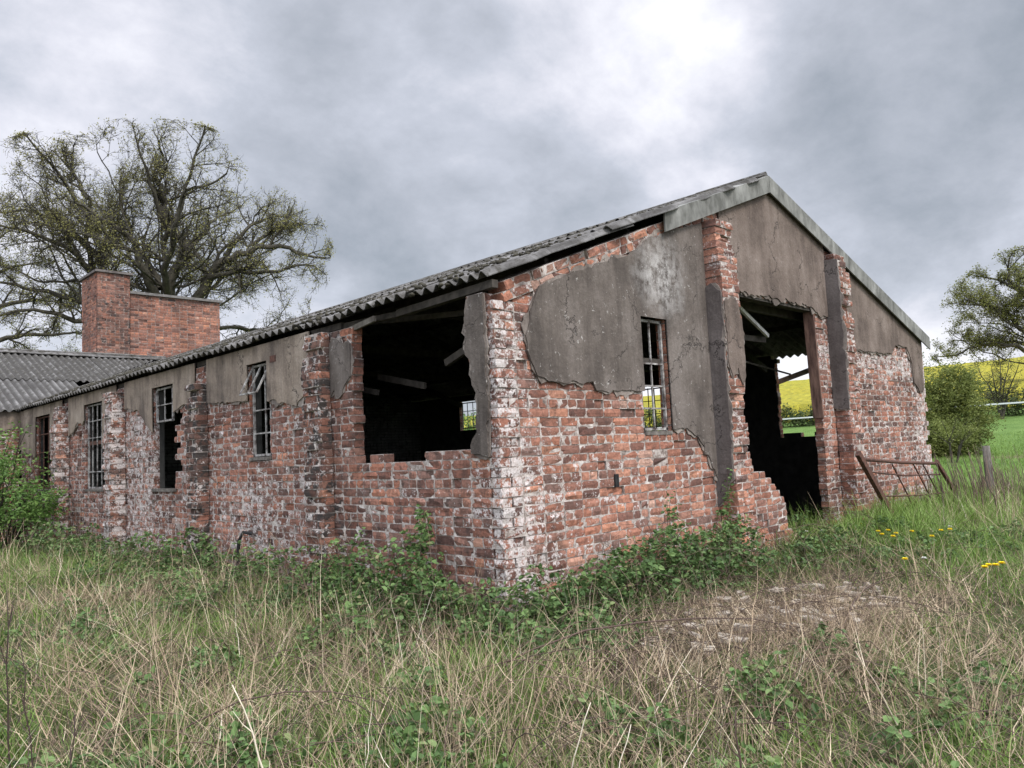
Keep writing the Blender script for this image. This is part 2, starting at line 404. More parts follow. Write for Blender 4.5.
# ------------------------------------------------------------------ brickwork
CH = 0.074
NU = np.array([0, 0.16, 0.84, 1.0]); NZ = np.array([0, 0.5, 1.0])
FG = [(i, j) for j in range(3) for i in range(4)]
BORDER = [0, 1, 2, 3, 7, 11, 10, 9, 8, 4]
def bricks(name, rows, O, U, Wd, parent, mats, lime=None, dirt=None, tone=None, rough=1.0, back=True, label=None, gap=0.005):
    """rows: list of (u0,u1,z0,z1,wfront,wback). One mesh of rounded, chipped bricks on a recessed mortar bed."""
    B = np.array(rows, float); n = len(B)
    O = np.array(O, float); U = np.array(U, float); Wd = np.array(Wd, float)
    g = gap
    V = np.zeros((n, 22, 3))
    for k, (i, j) in enumerate(FG):
        V[:, k, 0] = B[:, 0] + g + NU[i] * (B[:, 1] - B[:, 0] - 2 * g)
        V[:, k, 2] = B[:, 2] + g + NZ[j] * (B[:, 3] - B[:, 2] - 2 * g)
        brd = (i in (0, 3)) * 0.0035 + (j in (0, 2)) * 0.003
        V[:, k, 1] = B[:, 4] - brd
    jit = RNG.normal(0, 1, (n, 12, 3)) * np.array([0.0016, 0.0018, 0.0014]) * rough
    sp = RNG.random(n)
    deep = np.where(sp < 0.09 * rough, RNG.uniform(0.006, 0.022, n), 0) + RNG.uniform(-0.002, 0.003, n)
    jit[..., 1] *= np.where(sp < 0.3, 2.6, 1.0)[:, None]
    V[:, :12] += jit; V[:, :12, 1] -= deep[:, None]
    # chipped corners
    for cidx in (0, 3, 8, 11):
        ch = RNG.random(n) < 0.22 * rough
        V[:, cidx, 1] -= ch * RNG.uniform(0.005, 0.022, n)
    for k, bi in enumerate(BORDER):
        V[:, 12 + k] = V[:, bi]; V[:, 12 + k, 1] = B[:, 5] + 0.004
    f = []
    for j in range(2):
        for i in range(3): a = j * 4 + i; f.append((a, a + 1, a + 5, a + 4))
    for k in range(10):
        k2 = (k + 1) % 10; f.append((BORDER[k], 12 + k, 12 + k2, BORDER[k2]))
    F = (np.array(f)[None] + (np.arange(n) * 22)[:, None, None]).reshape(-1, 4)
    # mortar cells
    Mv = np.zeros((n, 8, 3)); q = 0
    rec = RNG.uniform(0.003, 0.007, n) + np.maximum(deep, 0) * 1.0 + np.where(deep > 0.006, 0.006, 0)
    for a in (0, 1):
        for b in (4, 5):
            for c in (2, 3):
                Mv[:, q, 0] = B[:, a]; Mv[:, q, 2] = B[:, c]
                Mv[:, q, 1] = B[:, 4] - rec if b == 4 else B[:, 5]
                q += 1
    key = {(round(a, 4), round(c, 4)) for a, c in zip(B[:, 0], B[:, 2])}; key2 = {(round(a, 4), round(c, 4)) for a, c in zip(B[:, 1], B[:, 2])}
    for q_ in range(n):
        if (round(B[q_, 1], 4), round(B[q_, 2], 4)) not in key: Mv[q_, 4:, 0] -= 0.014
        if (round(B[q_, 0], 4), round(B[q_, 2], 4)) not in key2: Mv[q_, :4, 0] += 0.014
    mf = np.array([(0, 1, 5, 4), (2, 6, 7, 3), (0, 4, 6, 2), (1, 3, 7, 5), (0, 2, 3, 1), (4, 5, 7, 6)])
    F2 = (mf[None] + (np.arange(n) * 8)[:, None, None] + n * 22).reshape(-1, 4)
    mi = np.concatenate([np.zeros(len(F)), np.tile([1, 2 if back else 1, 1, 1, 1, 1], n)])
    uc = (B[:, 0] + B[:, 1]) / 2; zc = (B[:, 2] + B[:, 3]) / 2
    lm = np.array([lime(a, b) for a, b in zip(uc, zc)]) if lime else np.zeros(n)
    dt = np.array([dirt(a, b) for a, b in zip(uc, zc)]) if dirt else np.zeros(n)
    tn = np.array([tone(a, b) for a, b in zip(uc, zc)]) if tone else np.zeros(n)
    r = np.clip(RNG.normal(0.5, 0.2, n) + tn, 0, 1)
    r = np.where(RNG.random(n) < 0.07, RNG.uniform(0, 0.25, n), r)
    lm = lm + np.where(RNG.random(n) < 0.04, 0.4, 0)
    A = np.stack([r, RNG.random(n) ** 2, np.clip(lm + RNG.normal(0, 0.06, n), 0, 1), np.clip(dt + RNG.normal(0, 0.1, n), 0, 1)], -1)
    A = np.concatenate([np.repeat(A[:, None], 22, 1).reshape(-1, 4), np.repeat(A[:, None], 8, 1).reshape(-1, 4)])
    L_ = np.concatenate([V.reshape(-1, 3), Mv.reshape(-1, 3)])
    # gentle bulge of an old wall
    L_[:, 1] += 0.006 * np.sin(L_[:, 0] * 1.9 + 1) * np.sin(L_[:, 2] * 2.3)
    Wv = O + L_[:, :1] * U + L_[:, 1:2] * Wd + L_[:, 2:3] * np.array([0, 0, 1.0])
    o = mesh_np(name, Wv, np.concatenate([F, F2]), mats, parent, mi, {'bc': A})
    if label: o['label'] = label
    return o
def rows_for(u0, u1, z0, z1, keep, thick=0.112, odd_start=None, even_start=None, jitter=0.0018, cuts=()):
    out = []; k = 0; z = z0
    while z < z1 - 0.02:
        hdr = (k % 4 == 3)
        st = u0
        if odd_start is not None and k % 2: st = odd_start
        if even_start is not None and not k % 2: st = even_start
        u = st
        first = True
        while u < u1 - 0.01:
            ln = 0.1125 if (hdr or (first and k % 2)) else 0.225
            if not hdr and not first and random.random() < 0.12: ln = 0.1125
            first = False
            e = min(u + ln, u1)
            for (c_, ca, cb_, cj) in cuts:
                if ca < z + CH / 2 < cb_:
                    cx_ = (c_(z) if callable(c_) else c_) + cj * (h1('c', ca, k) - 0.5)
                    if u + 0.02 < cx_ < e - 0.005: e = cx_
            if e - u > 0.04 and keep(u, e, z, z + CH, k):
                w = random.uniform(-jitter, jitter)
                out.append((u, e, z, z + CH, w, -thick))
            u = e
        z += CH; k += 1
    return out
ZB = -0.308
BM = [BRICK, MORTAR, INNER_SHADE]
barn = thing('derelict_barn', 'long derelict red brick barn with patchy grey render and sagging corrugated roof', 'building')
ROOF_A = 0.388
RX, RZ = 4.40, 4.335
def roof_z(x): return 2.66 + (RZ - 2.66) * x / RX if x < RX else RZ - (x - RX) * 0.305
def inside(v, a, b): return a < v < b
_hash = {}
def h1(*k):
    if k not in _hash: _hash[k] = random.random()
    return _hash[k]
def ruin_edge(z):   # right-hand edge of the wall left of the doorway
    return float(np.interp(z, [0.1, 0.17, 0.52, 0.70, 0.82, 0.92, 1.0, 1.06, 1.37, 1.8, 2.4, 2.9], [4.6, 4.55, 4.42, 4.36, 4.2, 4.04, 3.9, 3.7, 3.64, 3.56, 3.55, 3.6]))
def keep_gable(u0, u1, z0, z1, k):
    uc = (u0 + u1) / 2; zc = (z0 + z1) / 2
    if z1 > roof_z(uc) - 0.05 : return False
    if uc < 2.3 and z1 > roof_z(uc) - 0.14: return False
    if 1.82 < uc < 2.22 and 1.46 < zc < 2.57: return False
    if zc < 2.93 + 0.05 * h1('d', int(uc * 9)):
        if ruin_edge(zc) - 0.03 < uc < 5.5 + 0.0: return False
    if uc > 9.12 and zc < 2.0 and h1('e', k) < 0.45 and uc > 9.2: return False
    return True
gr = rows_for(0, 9.3, ZB, 4.5, keep_gable, odd_start=0.1125, even_start=0.0,
    cuts=((1.82, 1.4, 2.6, 0.0), (2.22, 1.4, 2.6, 0.0), (5.5, 0, 2.95, 0.05), (lambda z: ruin_edge(z) - 0.02, 0, 2.95, 0.09)))
def lime_g(u, z):
    v = 0.85 * math.exp(-(u / 0.38) ** 2) + 0.35 * math.exp(-((u - 0.6) / 0.6) ** 2) * (z < 1.3)
    if u > 5.3: v += 0.34 + 0.5 * math.exp(-((u - 9.2) / 0.5) ** 2) + 0.45 * math.exp(-((z - 2.4) / 0.18) ** 2)
    return v + 0.05
def tone_g(u, z):
    if u > 5.3: return -0.03
    return 0.16 * math.exp(-((u - 2.2) / 1.1) ** 2) - 0.1 * math.exp(-(u / 0.5) ** 2)
bricks('gable_wall', gr, (0, 0, 0), (1, 0, 0), (0, -1, 0), barn, BM, lime_g, lambda u, z: 0.35 * math.exp(-(u / 0.5) ** 2) + (0.2 if u > 5.3 else 0), tone_g)

WIN = [(3.52, 3.97, 1.43, 2.49), (6.07, 6.78, 1.10, 2.50), (8.84, 9.74, 1.09, 2.50), (11.73, 12.70, 1.09, 2.50)]
def keep_left(u0, u1, z0, z1, k):
    uc = (u0 + u1) / 2; zc = (z0 + z1) / 2
    if z1 > 2.62: return False
    top_gap = (0.32 if zc > 2.08 else 0.22) < uc < 1.9
    if top_gap and zc > 1.325 + (0.05 if uc < 0.8 else 0) + (0.05 if uc < 0.42 else 0) + (0.06 if 1.4 < uc < 1.62 else 0): return False
    for (a, b, c, d) in WIN:
        if a < uc < b and c < zc < d: return False
        if a - 0.16 < uc < a and c < zc < d and b == 6.78 and h1('w', k) < 0.3: return False
    return True
lr = rows_for(0, 13.9, ZB, 2.7, keep_left, even_start=0.1125, odd_start=0.0,
    cuts=[(lambda z: 0.325 if z > 2.05 else 0.225, 1.3, 2.7, 0.03), (1.9, 1.3, 2.7, 0.05)] + [(a, c, d, 0.03) for a, b, c, d in WIN] + [(b, c, d, 0.01) for a, b, c, d in WIN])
def lime_l(u, z):
    v = 0.8 * math.exp(-(u / 0.22) ** 2)
    v += 0.45 * math.exp(-((u - 7.3) / 0.8) ** 2) + 0.3 * math.exp(-((u - 4.0) / 1.1) ** 2) * (z < 1.2) + 0.22 * (u > 2.4)
    return v + 0.14
def dirt_l(u, z): return 0.25 + 0.35 * math.exp(-((u - 2.3) / 0.35) ** 2) + 0.25 * (u > 8)
bricks('side_wall', lr, (0, 0, 0), (0, 1, 0), (-1, 0, 0), barn, BM, lime_l, dirt_l, lambda u, z: -0.08)

# far side wall and cross walls (mostly seen from within)
def keep_far(u0, u1, z0, z1, k):
    uc = (u0 + u1) / 2; zc = (z0 + z1) / 2
    if 1.6 < uc < 2.42 and zc > 1.42 + 0.06 * h1('f', int(uc * 6)): return False
    if 4.75 < uc < 5.45 and 1.45 < zc < 2.55: return False
    if 10.43 < uc < 11.1 and 2.0 < zc < 2.72: return False
    return True
fr = rows_for(0.235, 14, ZB, 2.86, keep_far, cuts=((1.6, 1.4, 2.7, .03), (2.42, 1.4, 2.7, .03), (4.75, 1.4, 2.6, 0), (5.45, 1.4, 2.6, 0), (10.43, 1.9, 2.72, 0), (11.1, 1.9, 2.72, 0)))
def back_end():
    rows = rows_for(0.24, 9.06, ZB, 4.3, lambda a, b, c, d, k: d < roof_z((a + b) / 2) - 0.03)
    return rows
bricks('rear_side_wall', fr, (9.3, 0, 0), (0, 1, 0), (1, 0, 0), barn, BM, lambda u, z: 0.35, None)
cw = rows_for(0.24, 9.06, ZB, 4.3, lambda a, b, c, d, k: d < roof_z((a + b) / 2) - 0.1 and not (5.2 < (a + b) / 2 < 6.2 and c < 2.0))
bricks('cross_wall', cw, (0, 12.6, 0), (1, 0, 0), (0, -1, 0), barn, [DIM, INNER_SHADE, INNER_SHADE])
mb = MB(); mb.box((-9, 17.6, -0.3), (9.3, 17.8, 4.1)); mb.box((9.3, 14, -0.3), (9.5, 17.6, 2.8)); mb.build('end_wall', INNER_SHADE, barn)

# ------------------------------------------------------------------ buttresses
def buttress(name, u0, u1, proj, z0, z1, O, U, Wd, dirt=0.7, lime=0.2, lab=None, shrink=0.0):
    rows = []; z = z0; k = 0
    while z < z1:
        p = proj + random.uniform(-0.018, 0.008) - (0.05 * random.random() if random.random() < 0.15 else 0) - shrink * max(0, (z - z0) / (z1 - z0))
        if z > z1 - 0.25: p -= random.uniform(0, 0.06)
        m_ = u0 + (u1 - u0) * (0.66 if k % 2 else 0.34)
        a = u0 + random.uniform(-0.006, 0.008); b = u1 + random.uniform(-0.008, 0.006)
        rows.append((a, m_, z, z + CH, p, 0.004)); rows.append((m_, b, z, z + CH, p + random.uniform(-0.008, 0.005), 0.004))
        z += CH; k += 1
    return bricks(name, rows, O, U, Wd, barn, [BRICK, MORTAR, MORTAR], lambda u, z: lime, lambda u, z: dirt, None, 1.5, False, lab)
GA = ((0, 0, 0), (1, 0, 0), (0, -1, 0)); LA = ((0, 0, 0), (0, 1, 0), (-1, 0, 0))
buttress('buttress', 2.97, 3.31, 0.20, ZB, 3.56, *GA, dirt=0.15, lime=0.3, lab='brick buttress with rendered flank left of the doorway')
buttress('buttress', 5.86, 6.22, 0.20, ZB, 3.62, *GA, dirt=0.25, lime=0.35, lab='brick buttress with rendered flank right of the doorway')
buttress('buttress', 2.27, 2.62, 0.13, ZB, 2.52, *LA, dirt=0.75, lime=0.35, lab='dark mossy buttress beside the large wall opening')
buttress('buttress', 5.03, 5.36, 0.16, ZB, 2.33, *LA, dirt=0.95, lime=0.25, lab='black stained buttress between the two narrow windows')
buttress('buttress', 7.86, 8.20, 0.22, ZB, 2.45, *LA, dirt=0.6, lime=0.8)
buttress('buttress', 10.6, 10.95, 0.22, ZB, 2.45, *LA, dirt=0.65, lime=0.6)

# ------------------------------------------------------------------ rendered patches
def jag_path(pts, amp, step=0.045, off=0.0):
    """pts: (u,z,jag) – jag applies to the edge leaving that point"""
    out = []; n = len(pts); ar = sum(pts[i][0] * pts[(i + 1) % n][1] - pts[(i + 1) % n][0] * pts[i][1] for i in range(n)); off = -off if ar > 0 else off
    for i in range(n):
        u, z, j = pts[i]; u2, z2, _ = pts[(i + 1) % n]
        out.append((u, z))
        if j:
            L_ = math.hypot(u2 - u, z2 - z); k = max(1, int(L_ / step)); nx, nz = -(z2 - z) / L_, (u2 - u) / L_
            w = 0.0
            for q in range(1, k):
                t = q / k; w = 0.35 * w + random.gauss(0, 0.95) * amp * j * (2.0 if random.random() < 0.12 else 0.8); t = t + random.uniform(-.3, .3) / k
                fade = min(1, 4 * t, 4 * (1 - t)); o_ = off * random.uniform(0.2, 1.9) * fade
                out.append((u + (u2 - u) * t + nx * (w * fade + o_), z + (z2 - z) * t + nz * (w * fade + o_)))
    return out
def slab(name, loops, O, U, Wd, w0, w1, mat, parent, amp=0.014, label=None, off=0.0):
    if not off and w1 > 0.02: 
        slab('scratch_coat', loops, O, U, Wd, w0, w0 + (w1 - w0) * 0.45, SCRATCH, parent, amp * 0.9, None, 0.022)
    O = Vector(O); U = Vector(U); Wd = Vector(Wd); Z = Vector((0, 0, 1))
    L2 = [jag_path(l, amp, off=off) for l in loops]
    tri = tessellate_polygon([[Vector((u, z, 0)) for u, z in l] for l in L2])
    flat = [p for l in L2 for p in l]; n = len(flat)
    vs = [O + U * u + Wd * w1 + Z * z for u, z in flat] + [O + U * u + Wd * w0 + Z * z for u, z in flat]
    fs = [tuple(t) for t in tri]
    b = 0
    for l in L2:
        k = len(l)
        for i in range(k):
            j = (i + 1) % k; fs.append((b + i, b + j, b + j + n, b + i + n))
        b += k
    me = bpy.data.meshes.new(name); me.from_pydata([tuple(v) for v in vs], [], fs); me.materials.append(mat); me.update()
    o = link(name, me, parent)
    if label: o['label'] = label
    return o
# patch on the gable left of the doorway, with the window hole
slab('render_patch', [[(0.50, 2.66, 1), (0.37, 2.44, 1), (0.31, 2.25, 1), (0.36, 2.05, 1), (0.42, 1.94, 1), (0.54, 1.90, 1), (1.09, 1.915, 1), (1.13, 1.84, 1),
      (1.815, 1.85, 0), (1.815, 2.535, 0), (2.225, 2.535, 0), (2.225, 1.50, 1), (2.45, 1.51, 1), (2.64, 1.42, 1), (2.80, 1.24, 1), (2.90, 1.09, 1), (2.965, 0.97, 0),
      (2.965, 3.60, 0), (2.30, 3.40, 1), (2.02, 3.30, 1), (1.80, 3.14, 1), (1.70, 3.08, 1), (1.25, 2.95, 1), (0.85, 2.80, 1)]], *GA, 0.003, 0.024, REND_A, barn,
      label='dark grey render patch around the gable window')
slab('render_patch', [[(3.315, 3.85, 0), (3.315, 2.96, 1), (3.60, 2.98, 1.4), (4.15, 2.97, 1.6), (4.80, 2.97, 1.4), (5.35, 2.97, 1.2), (5.60, 2.86, 1), (5.855, 2.90, 0),
      (5.855, 3.84, 0), (RX, 4.30, 0)]], *GA, 0.003, 0.026, REND_B, barn, label='brown render under the roof peak above the doorway')
slab('render_patch', [[(6.225, 3.72, 0), (6.225, 2.95, 1), (6.55, 2.52, 1), (6.9, 2.50, 1), (7.9, 2.53, 1.2), (8.1, 2.66, 1), (8.55, 2.66, 1), (8.70, 2.45, 1), (8.74, 2.12, 1), (8.95, 1.98, 1),
      (9.14, 2.02, 1), (9.22, 2.80, 0)]], *GA, 0.003, 0.026, REND_B, barn, label='brown render under the right hand roof slope')
# rendered flanks and faces of the gable buttresses
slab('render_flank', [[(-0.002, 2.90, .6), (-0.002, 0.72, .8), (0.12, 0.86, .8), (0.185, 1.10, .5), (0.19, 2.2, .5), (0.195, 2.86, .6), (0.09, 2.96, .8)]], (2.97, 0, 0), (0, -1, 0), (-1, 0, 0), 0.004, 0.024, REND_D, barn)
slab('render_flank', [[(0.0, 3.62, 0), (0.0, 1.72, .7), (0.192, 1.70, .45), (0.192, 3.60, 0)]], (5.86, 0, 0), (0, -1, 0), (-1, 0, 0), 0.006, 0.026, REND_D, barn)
slab('render_patch', [[(2.98, 2.76, 1), (2.98, 2.15, .6), (3.05, 1.98, 1), (3.16, 2.10, 1), (3.24, 1.92, 1), (3.30, 2.02, .6), (3.30, 2.60, 1), (3.2, 2.82, 1)]], (0, 0, 0), (1, 0, 0), (0, -1, 0), 0.196, 0.214, REND_B, barn, label='tan render scrap on the face of the doorway buttress')
# strip between the opening and the corner
slab('render_patch', [[(0.085, 2.56, 1), (0.10, 1.33, 0.6), (0.29, 1.36, 1), (0.27, 1.47, .8), (0.215, 1.52, 1.2), (0.215, 1.83, .8), (0.25, 1.88, 1), (0.27, 2.08, .6), (0.315, 2.12, 1.2), (0.31, 2.40, 1), (0.24, 2.57, 0)]], *LA, 0.003, 0.026, REND_A, barn,
     label='grey render strip between the large opening and the corner')
# pale band under the eaves, bay by bay
def band(u0, u1, holes, zb, lab=None, mat=REND_C):
    pts = [(u0, 2.64, 0), (u0, zb + random.uniform(-0.03, 0.03), 1.3)]
    for (a, b) in holes:
        pts += [(a, zb, 0), (a, 2.50, 0), (b, 2.50, 0), (b, zb, 1.3)]
    pts += [(u1, zb + random.uniform(-0.04, 0.04), 0), (u1, 2.64, 0)]
    slab('render_band', [pts], *LA, 0.003, 0.024, mat, barn, label=lab)
slab('render_band', [[(2.63, 2.64, 0), (2.63, 2.15, 1), (2.75, 2.02, 1), (2.9, 1.92, 1), (3.15, 1.98, 1), (3.515, 2.02, 0), (3.515, 2.455, 0), (3.975, 2.455, 0), (3.975, 2.06, 1), (5.02, 2.12, 0), (5.02, 2.64, 0)]], *LA, 0.003, 0.024, REND_C, barn)
slab('render_band', [[(5.37, 2.64, 0), (5.37, 2.10, 1), (5.7, 2.16, 1), (6.05, 2.08, 0), (6.05, 2.455, 0), (6.785, 2.455, 0), (6.785, 1.86, 1), (6.95, 1.95, 1), (7.3, 2.2, 1), (7.85, 2.25, 0), (7.85, 2.64, 0)]], *LA, 0.003, 0.024, REND_C, barn)
slab('render_band', [[(8.21, 2.64, 0), (8.21, 1.8, 1), (8.5, 1.70, 1), (8.83, 1.72, 0), (8.83, 2.455, 0), (9.745, 2.455, 0), (9.745, 2.2, 1), (10.1, 2.2, 1), (10.3, 2.05, 1), (10.59, 2.0, 0), (10.59, 2.64, 0)]], *LA, 0.003, 0.024, REND_C, barn)
slab('render_band', [[(10.96, 2.64, 0), (10.96, 1.9, 1), (11.4, 1.8, 1), (11.72, 1.75, 0), (11.72, 2.455, 0), (12.705, 2.455, 0), (12.705, 1.7, 1), (13.3, 1.8, 1), (13.88, 1.9, 0), (13.88, 2.64, 0)]], *LA, 0.003, 0.024, REND_C, barn)
# crumbling render on the pier beside the opening
slab('render_patch', [[(1.915, 2.42, .5), (1.92, 2.12, 1.3), (2.02, 2.05, 1.3), (2.12, 1.93, 1.3), (2.20, 2.02, 1), (2.265, 1.95, .5), (2.265, 2.45, 1.3), (2.15, 2.50, 1.3), (2.04, 2.44, 1)]], *LA, 0.003, 0.022, REND_A, barn, label='mottled render on the pier beside the large opening')

# brick course following the roof slope above the gable patch
vr = []
u = 0.05
while u < 2.32:
    ln = random.choice((0.18, 0.225, 0.225, 0.11)); vr.append((u, u + ln, -0.20, -0.123, random.uniform(-0.004, 0.012), -0.2))
    vr.append((u + 0.05, u + ln + 0.05, -0.123, -0.046, random.uniform(-0.004, 0.012), -0.2)); u += ln
sl = math.atan(ROOF_A)
o = bricks('verge_course', vr, (0, 0, 0), (1, 0, 0), (0, -1, 0), barn, [BRICK, MORTAR, MORTAR], lambda u, z: 0.1, lambda u, z: 0.1, lambda u, z: 0.15, 1.6, False)
o.rotation_euler = (0, -sl, 0); o.location = (0.0, -0.004, 2.66)

# black drain socket and pipe in the wall
mb = MB(); mb.box((1.325, -0.012, 1.02), (1.375, 0.05, 1.13)); mb.build('wall_vent', BLACKPIPE, barn)
mb = MB(); mb.tube([(-0.02, 3.02 + 0.9, 0.62), (-0.10, 3.96, 0.64), (-0.13, 4.0, 0.55), (-0.14, 4.02, 0.2), (-0.14, 4.03, -0.1)], 0.02, 8); mb.build('waste_pipe', BLACKPIPE, barn, True)
for (u_, z_) in ((3.30, 2.42), (9.95, 1.98)):
    mb = MB(); mb.box((-0.027, u_, z_), (0.02, u_ + 0.13, z_ + 0.07)); mb.build('air_brick', RUST, barn)

# ------------------------------------------------------------------ windows
def reveal_shade(u, z0, z1, frame, w0=-0.07, w1=-0.13):  # added dark strip standing in for shade behind the window jamb
    O, U, Wd = [Vector(v) for v in frame]; mb = MB(); a = O + U * (u + 0.006) + Wd * ((w0 + w1) / 2)
    mb.bar(a + Vector((0, 0, z0)), a + Vector((0, 0, z1)), 0.012, abs(w1 - w0), tuple(Wd)); return mb.build('reveal_shade', INNER_SHADE, barn)
def window(u0, u1, z0, z1, frame, cols, rows_, missing=(), open_top=False, sill=True, broken=None, mat=WPAINT, depth=0.045, x0=0.018, label=None):
    """steel window: frame part with glazing bars as sub-part; frame=(O,U,W)"""
    O, U, Wd = [Vector(v) for v in frame]; Z = Vector((0, 0, 1))
    def P(u, w, z): return O + U * u + Wd * w + Z * z
    if label: pass
    fr_ = MB(); w = -depth
    for a, b in (((u0 + x0, z0), (u0 + x0, z1)), ((u1 - x0, z0), (u1 - x0, z1)), ((u0, z1 - x0), (u1, z1 - x0)), ((u0, z0 + x0), (u1, z0 + x0))):
        fr_.bar(P(a[0], w, a[1]), P(b[0], w, b[1]), 0.024, 0.024, tuple(Wd))
    F_ = fr_.build('window_frame', mat, barn)
    if label: F_['label'] = label
    g = MB()
    for c in range(1, cols):
        if ('c', c) in missing: continue
        u = u0 + (u1 - u0) * c / cols
        zlo = z0 if not broken else broken
        g.bar(P(u, w, zlo), P(u + random.uniform(-0.01, 0.01), w, z1), 0.015, 0.014, tuple(Wd))
    for r_ in range(1, rows_):
        if ('r', r_) in missing: continue
        z = z0 + (z1 - z0) * r_ / rows_
        if broken and z < broken - 0.01: continue
        g.bar(P(u0, w + 0.003, z), P(u1, w + 0.003, z), 0.015, 0.014, tuple(Wd))
    g.build('glazing_bars', mat, F_)
    if sill:
        s_ = MB(); s_.bar(P(u0 - 0.01, -0.03, z0 - 0.02), P(u1 + 0.01, -0.03, z0 - 0.02), 0.035, 0.08, tuple(Wd)); s_.build('sill', DARKCONC, F_)
    return F_
window(1.82, 2.22, 1.49, 2.53, GA, 2, 5, missing=(('r', 4),), mat=WPAINT, label='narrow steel frame with broken bars in the gable')
mb = MB(); mb.bar((1.83, 0.075, 2.14), (2.21, 0.075, 2.14), 0.05, 0.05); mb.build('transom', DARKWOOD, barn)
for a_, b_, c_ in ((3.97, 1.43, 2.49), (6.78, 1.1, 2.5), (9.74, 1.09, 2.5), (12.7, 1.09, 2.5)): reveal_shade(a_ - 0.03, b_, c_, LA)
window(3.53, 3.96, 1.44, 2.45, LA, 3, 4, missing=(('c', 2), ('r', 3)), label='narrow steel frame with a tilted top vent')
F2 = window(6.20, 6.78, 1.98, 2.45, LA, 2, 2, sill=False, label='half window frame hanging in the upper opening')
F3 = window(8.85, 9.73, 1.10, 2.45, LA, 4, 5, missing=(('r', 2),), label='rusty many barred steel frame', mat=WPAINT)
F4 = window(11.74, 12.69, 1.10, 2.45, LA, 3, 4, label='frame behind the elder bush', mat=RUST)
for (a, b, z) in ((8.86, 9.72, 1.83), (8.86, 9.72, 1.80)):
    pass
mb = MB(); mb.bar((0.08, 8.86, 1.83), (0.08, 9.72, 1.83), 0.06, 0.06); mb.build('transom', RUST, barn)
# tilted open vent of the first window
mb = MB()
def VP(t, s): return Vector((-0.12 + 0.16 * t, 3.55 + 0.39 * s, 2.12 + 0.31 * t))
for a, b in (((0, 0), (1, 0)), ((0, 1), (1, 1)), ((0, 0), (0, 1)), ((1, 0), (1, 1)), ((0, 0.5), (1, 0.5))):
    mb.bar(VP(*a), VP(*b), 0.020, 0.016)
mb.build('top_vent', WPAINT, barn)
mb = MB(); mb.bar((0.0, 6.05, 1.085), (0.0, 6.8, 1.085), 0.06, 0.04); mb.build('sill', DARKCONC, barn)
# window frames of the far side
FA = ((9.3, 0, 0), (0, 1, 0), (1, 0, 0))
window(4.77, 5.43, 1.47, 2.54, FA, 4, 4, sill=False, mat=RUST, label='rusty frame in the far wall')
window(10.45, 11.08, 2.02, 2.70, FA, 3, 3, sill=False, mat=WPAINT)

# door reveal board
mb = MB(); mb.bar((5.50, 0.055, 1.60), (5.45, 0.055, 2.92), 0.13, 0.03, (1, 0, 0)); mb.build('door_jamb', JAMB, barn)
mb = MB(); mb.bar((3.45, 0.062, 2.965), (5.75, 0.062, 2.965), 0.112, 0.09); mb.build('lintel', DARKWOOD, barn)

# ------------------------------------------------------------------ roof
SIN = math.sin(math.atan((RZ - 2.66) / RX)); COS = math.cos(math.atan((RZ - 2.66) / RX))
PITCH = 0.146
def valley(V, A, a0=0):
    return V
def sheet_mesh(P0, A, S, Nn, a0, a1, s0f, s1f, thick=0.007, waves=True, seg=9, droop=0.0, lift=0.0):
    """corrugated sheet: A along the eave, S up the slope, Nn normal. returns V,F"""
    ku = max(2, int((a1 - a0) / PITCH * 8)); us = np.linspace(a0, a1, ku + 1); ts = np.linspace(0, 1, seg + 1)
    A = np.array(A); S = np.array(S); Nn = np.array(Nn); P0 = np.array(P0)
    pts = []
    for u in us:
        sa, sb = s0f(u), s1f(u)
        for t in ts:
            s_ = sa + (sb - sa) * t
            h = 0.026 * math.cos(2 * math.pi * u / PITCH) + lift + 0.012 * (1 - t) + droop * (1 - t) ** 2
            pts.append(P0 + A * u + S * s_ + Nn * h)
    top = np.array(pts); bot = top - Nn * thick
    V = np.concatenate([top, bot]); n = len(top); r_ = seg + 1; F = []
    for i in range(ku):
        for j in range(seg):
            a = i * r_ + j; F.append((a, a + r_, a + r_ + 1, a + 1)); F.append((n + a, n + a + 1, n + a + r_ + 1, n + a + r_))
        F.append((i * r_, n + i * r_, n + (i + 1) * r_, (i + 1) * r_)); e_ = i * r_ + seg; F.append((e_, e_ + r_, n + e_ + r_, n + e_))
    for j in range(seg):
        F.append((j, j + 1, n + j + 1, n + j)); e_ = ku * r_ + j; F.append((e_, n + e_, n + e_ + 1, e_ + 1))
    return V, np.array(F)
moss_pts = []
def sag(y):  # ridge and purlins have settled
    return 0.0
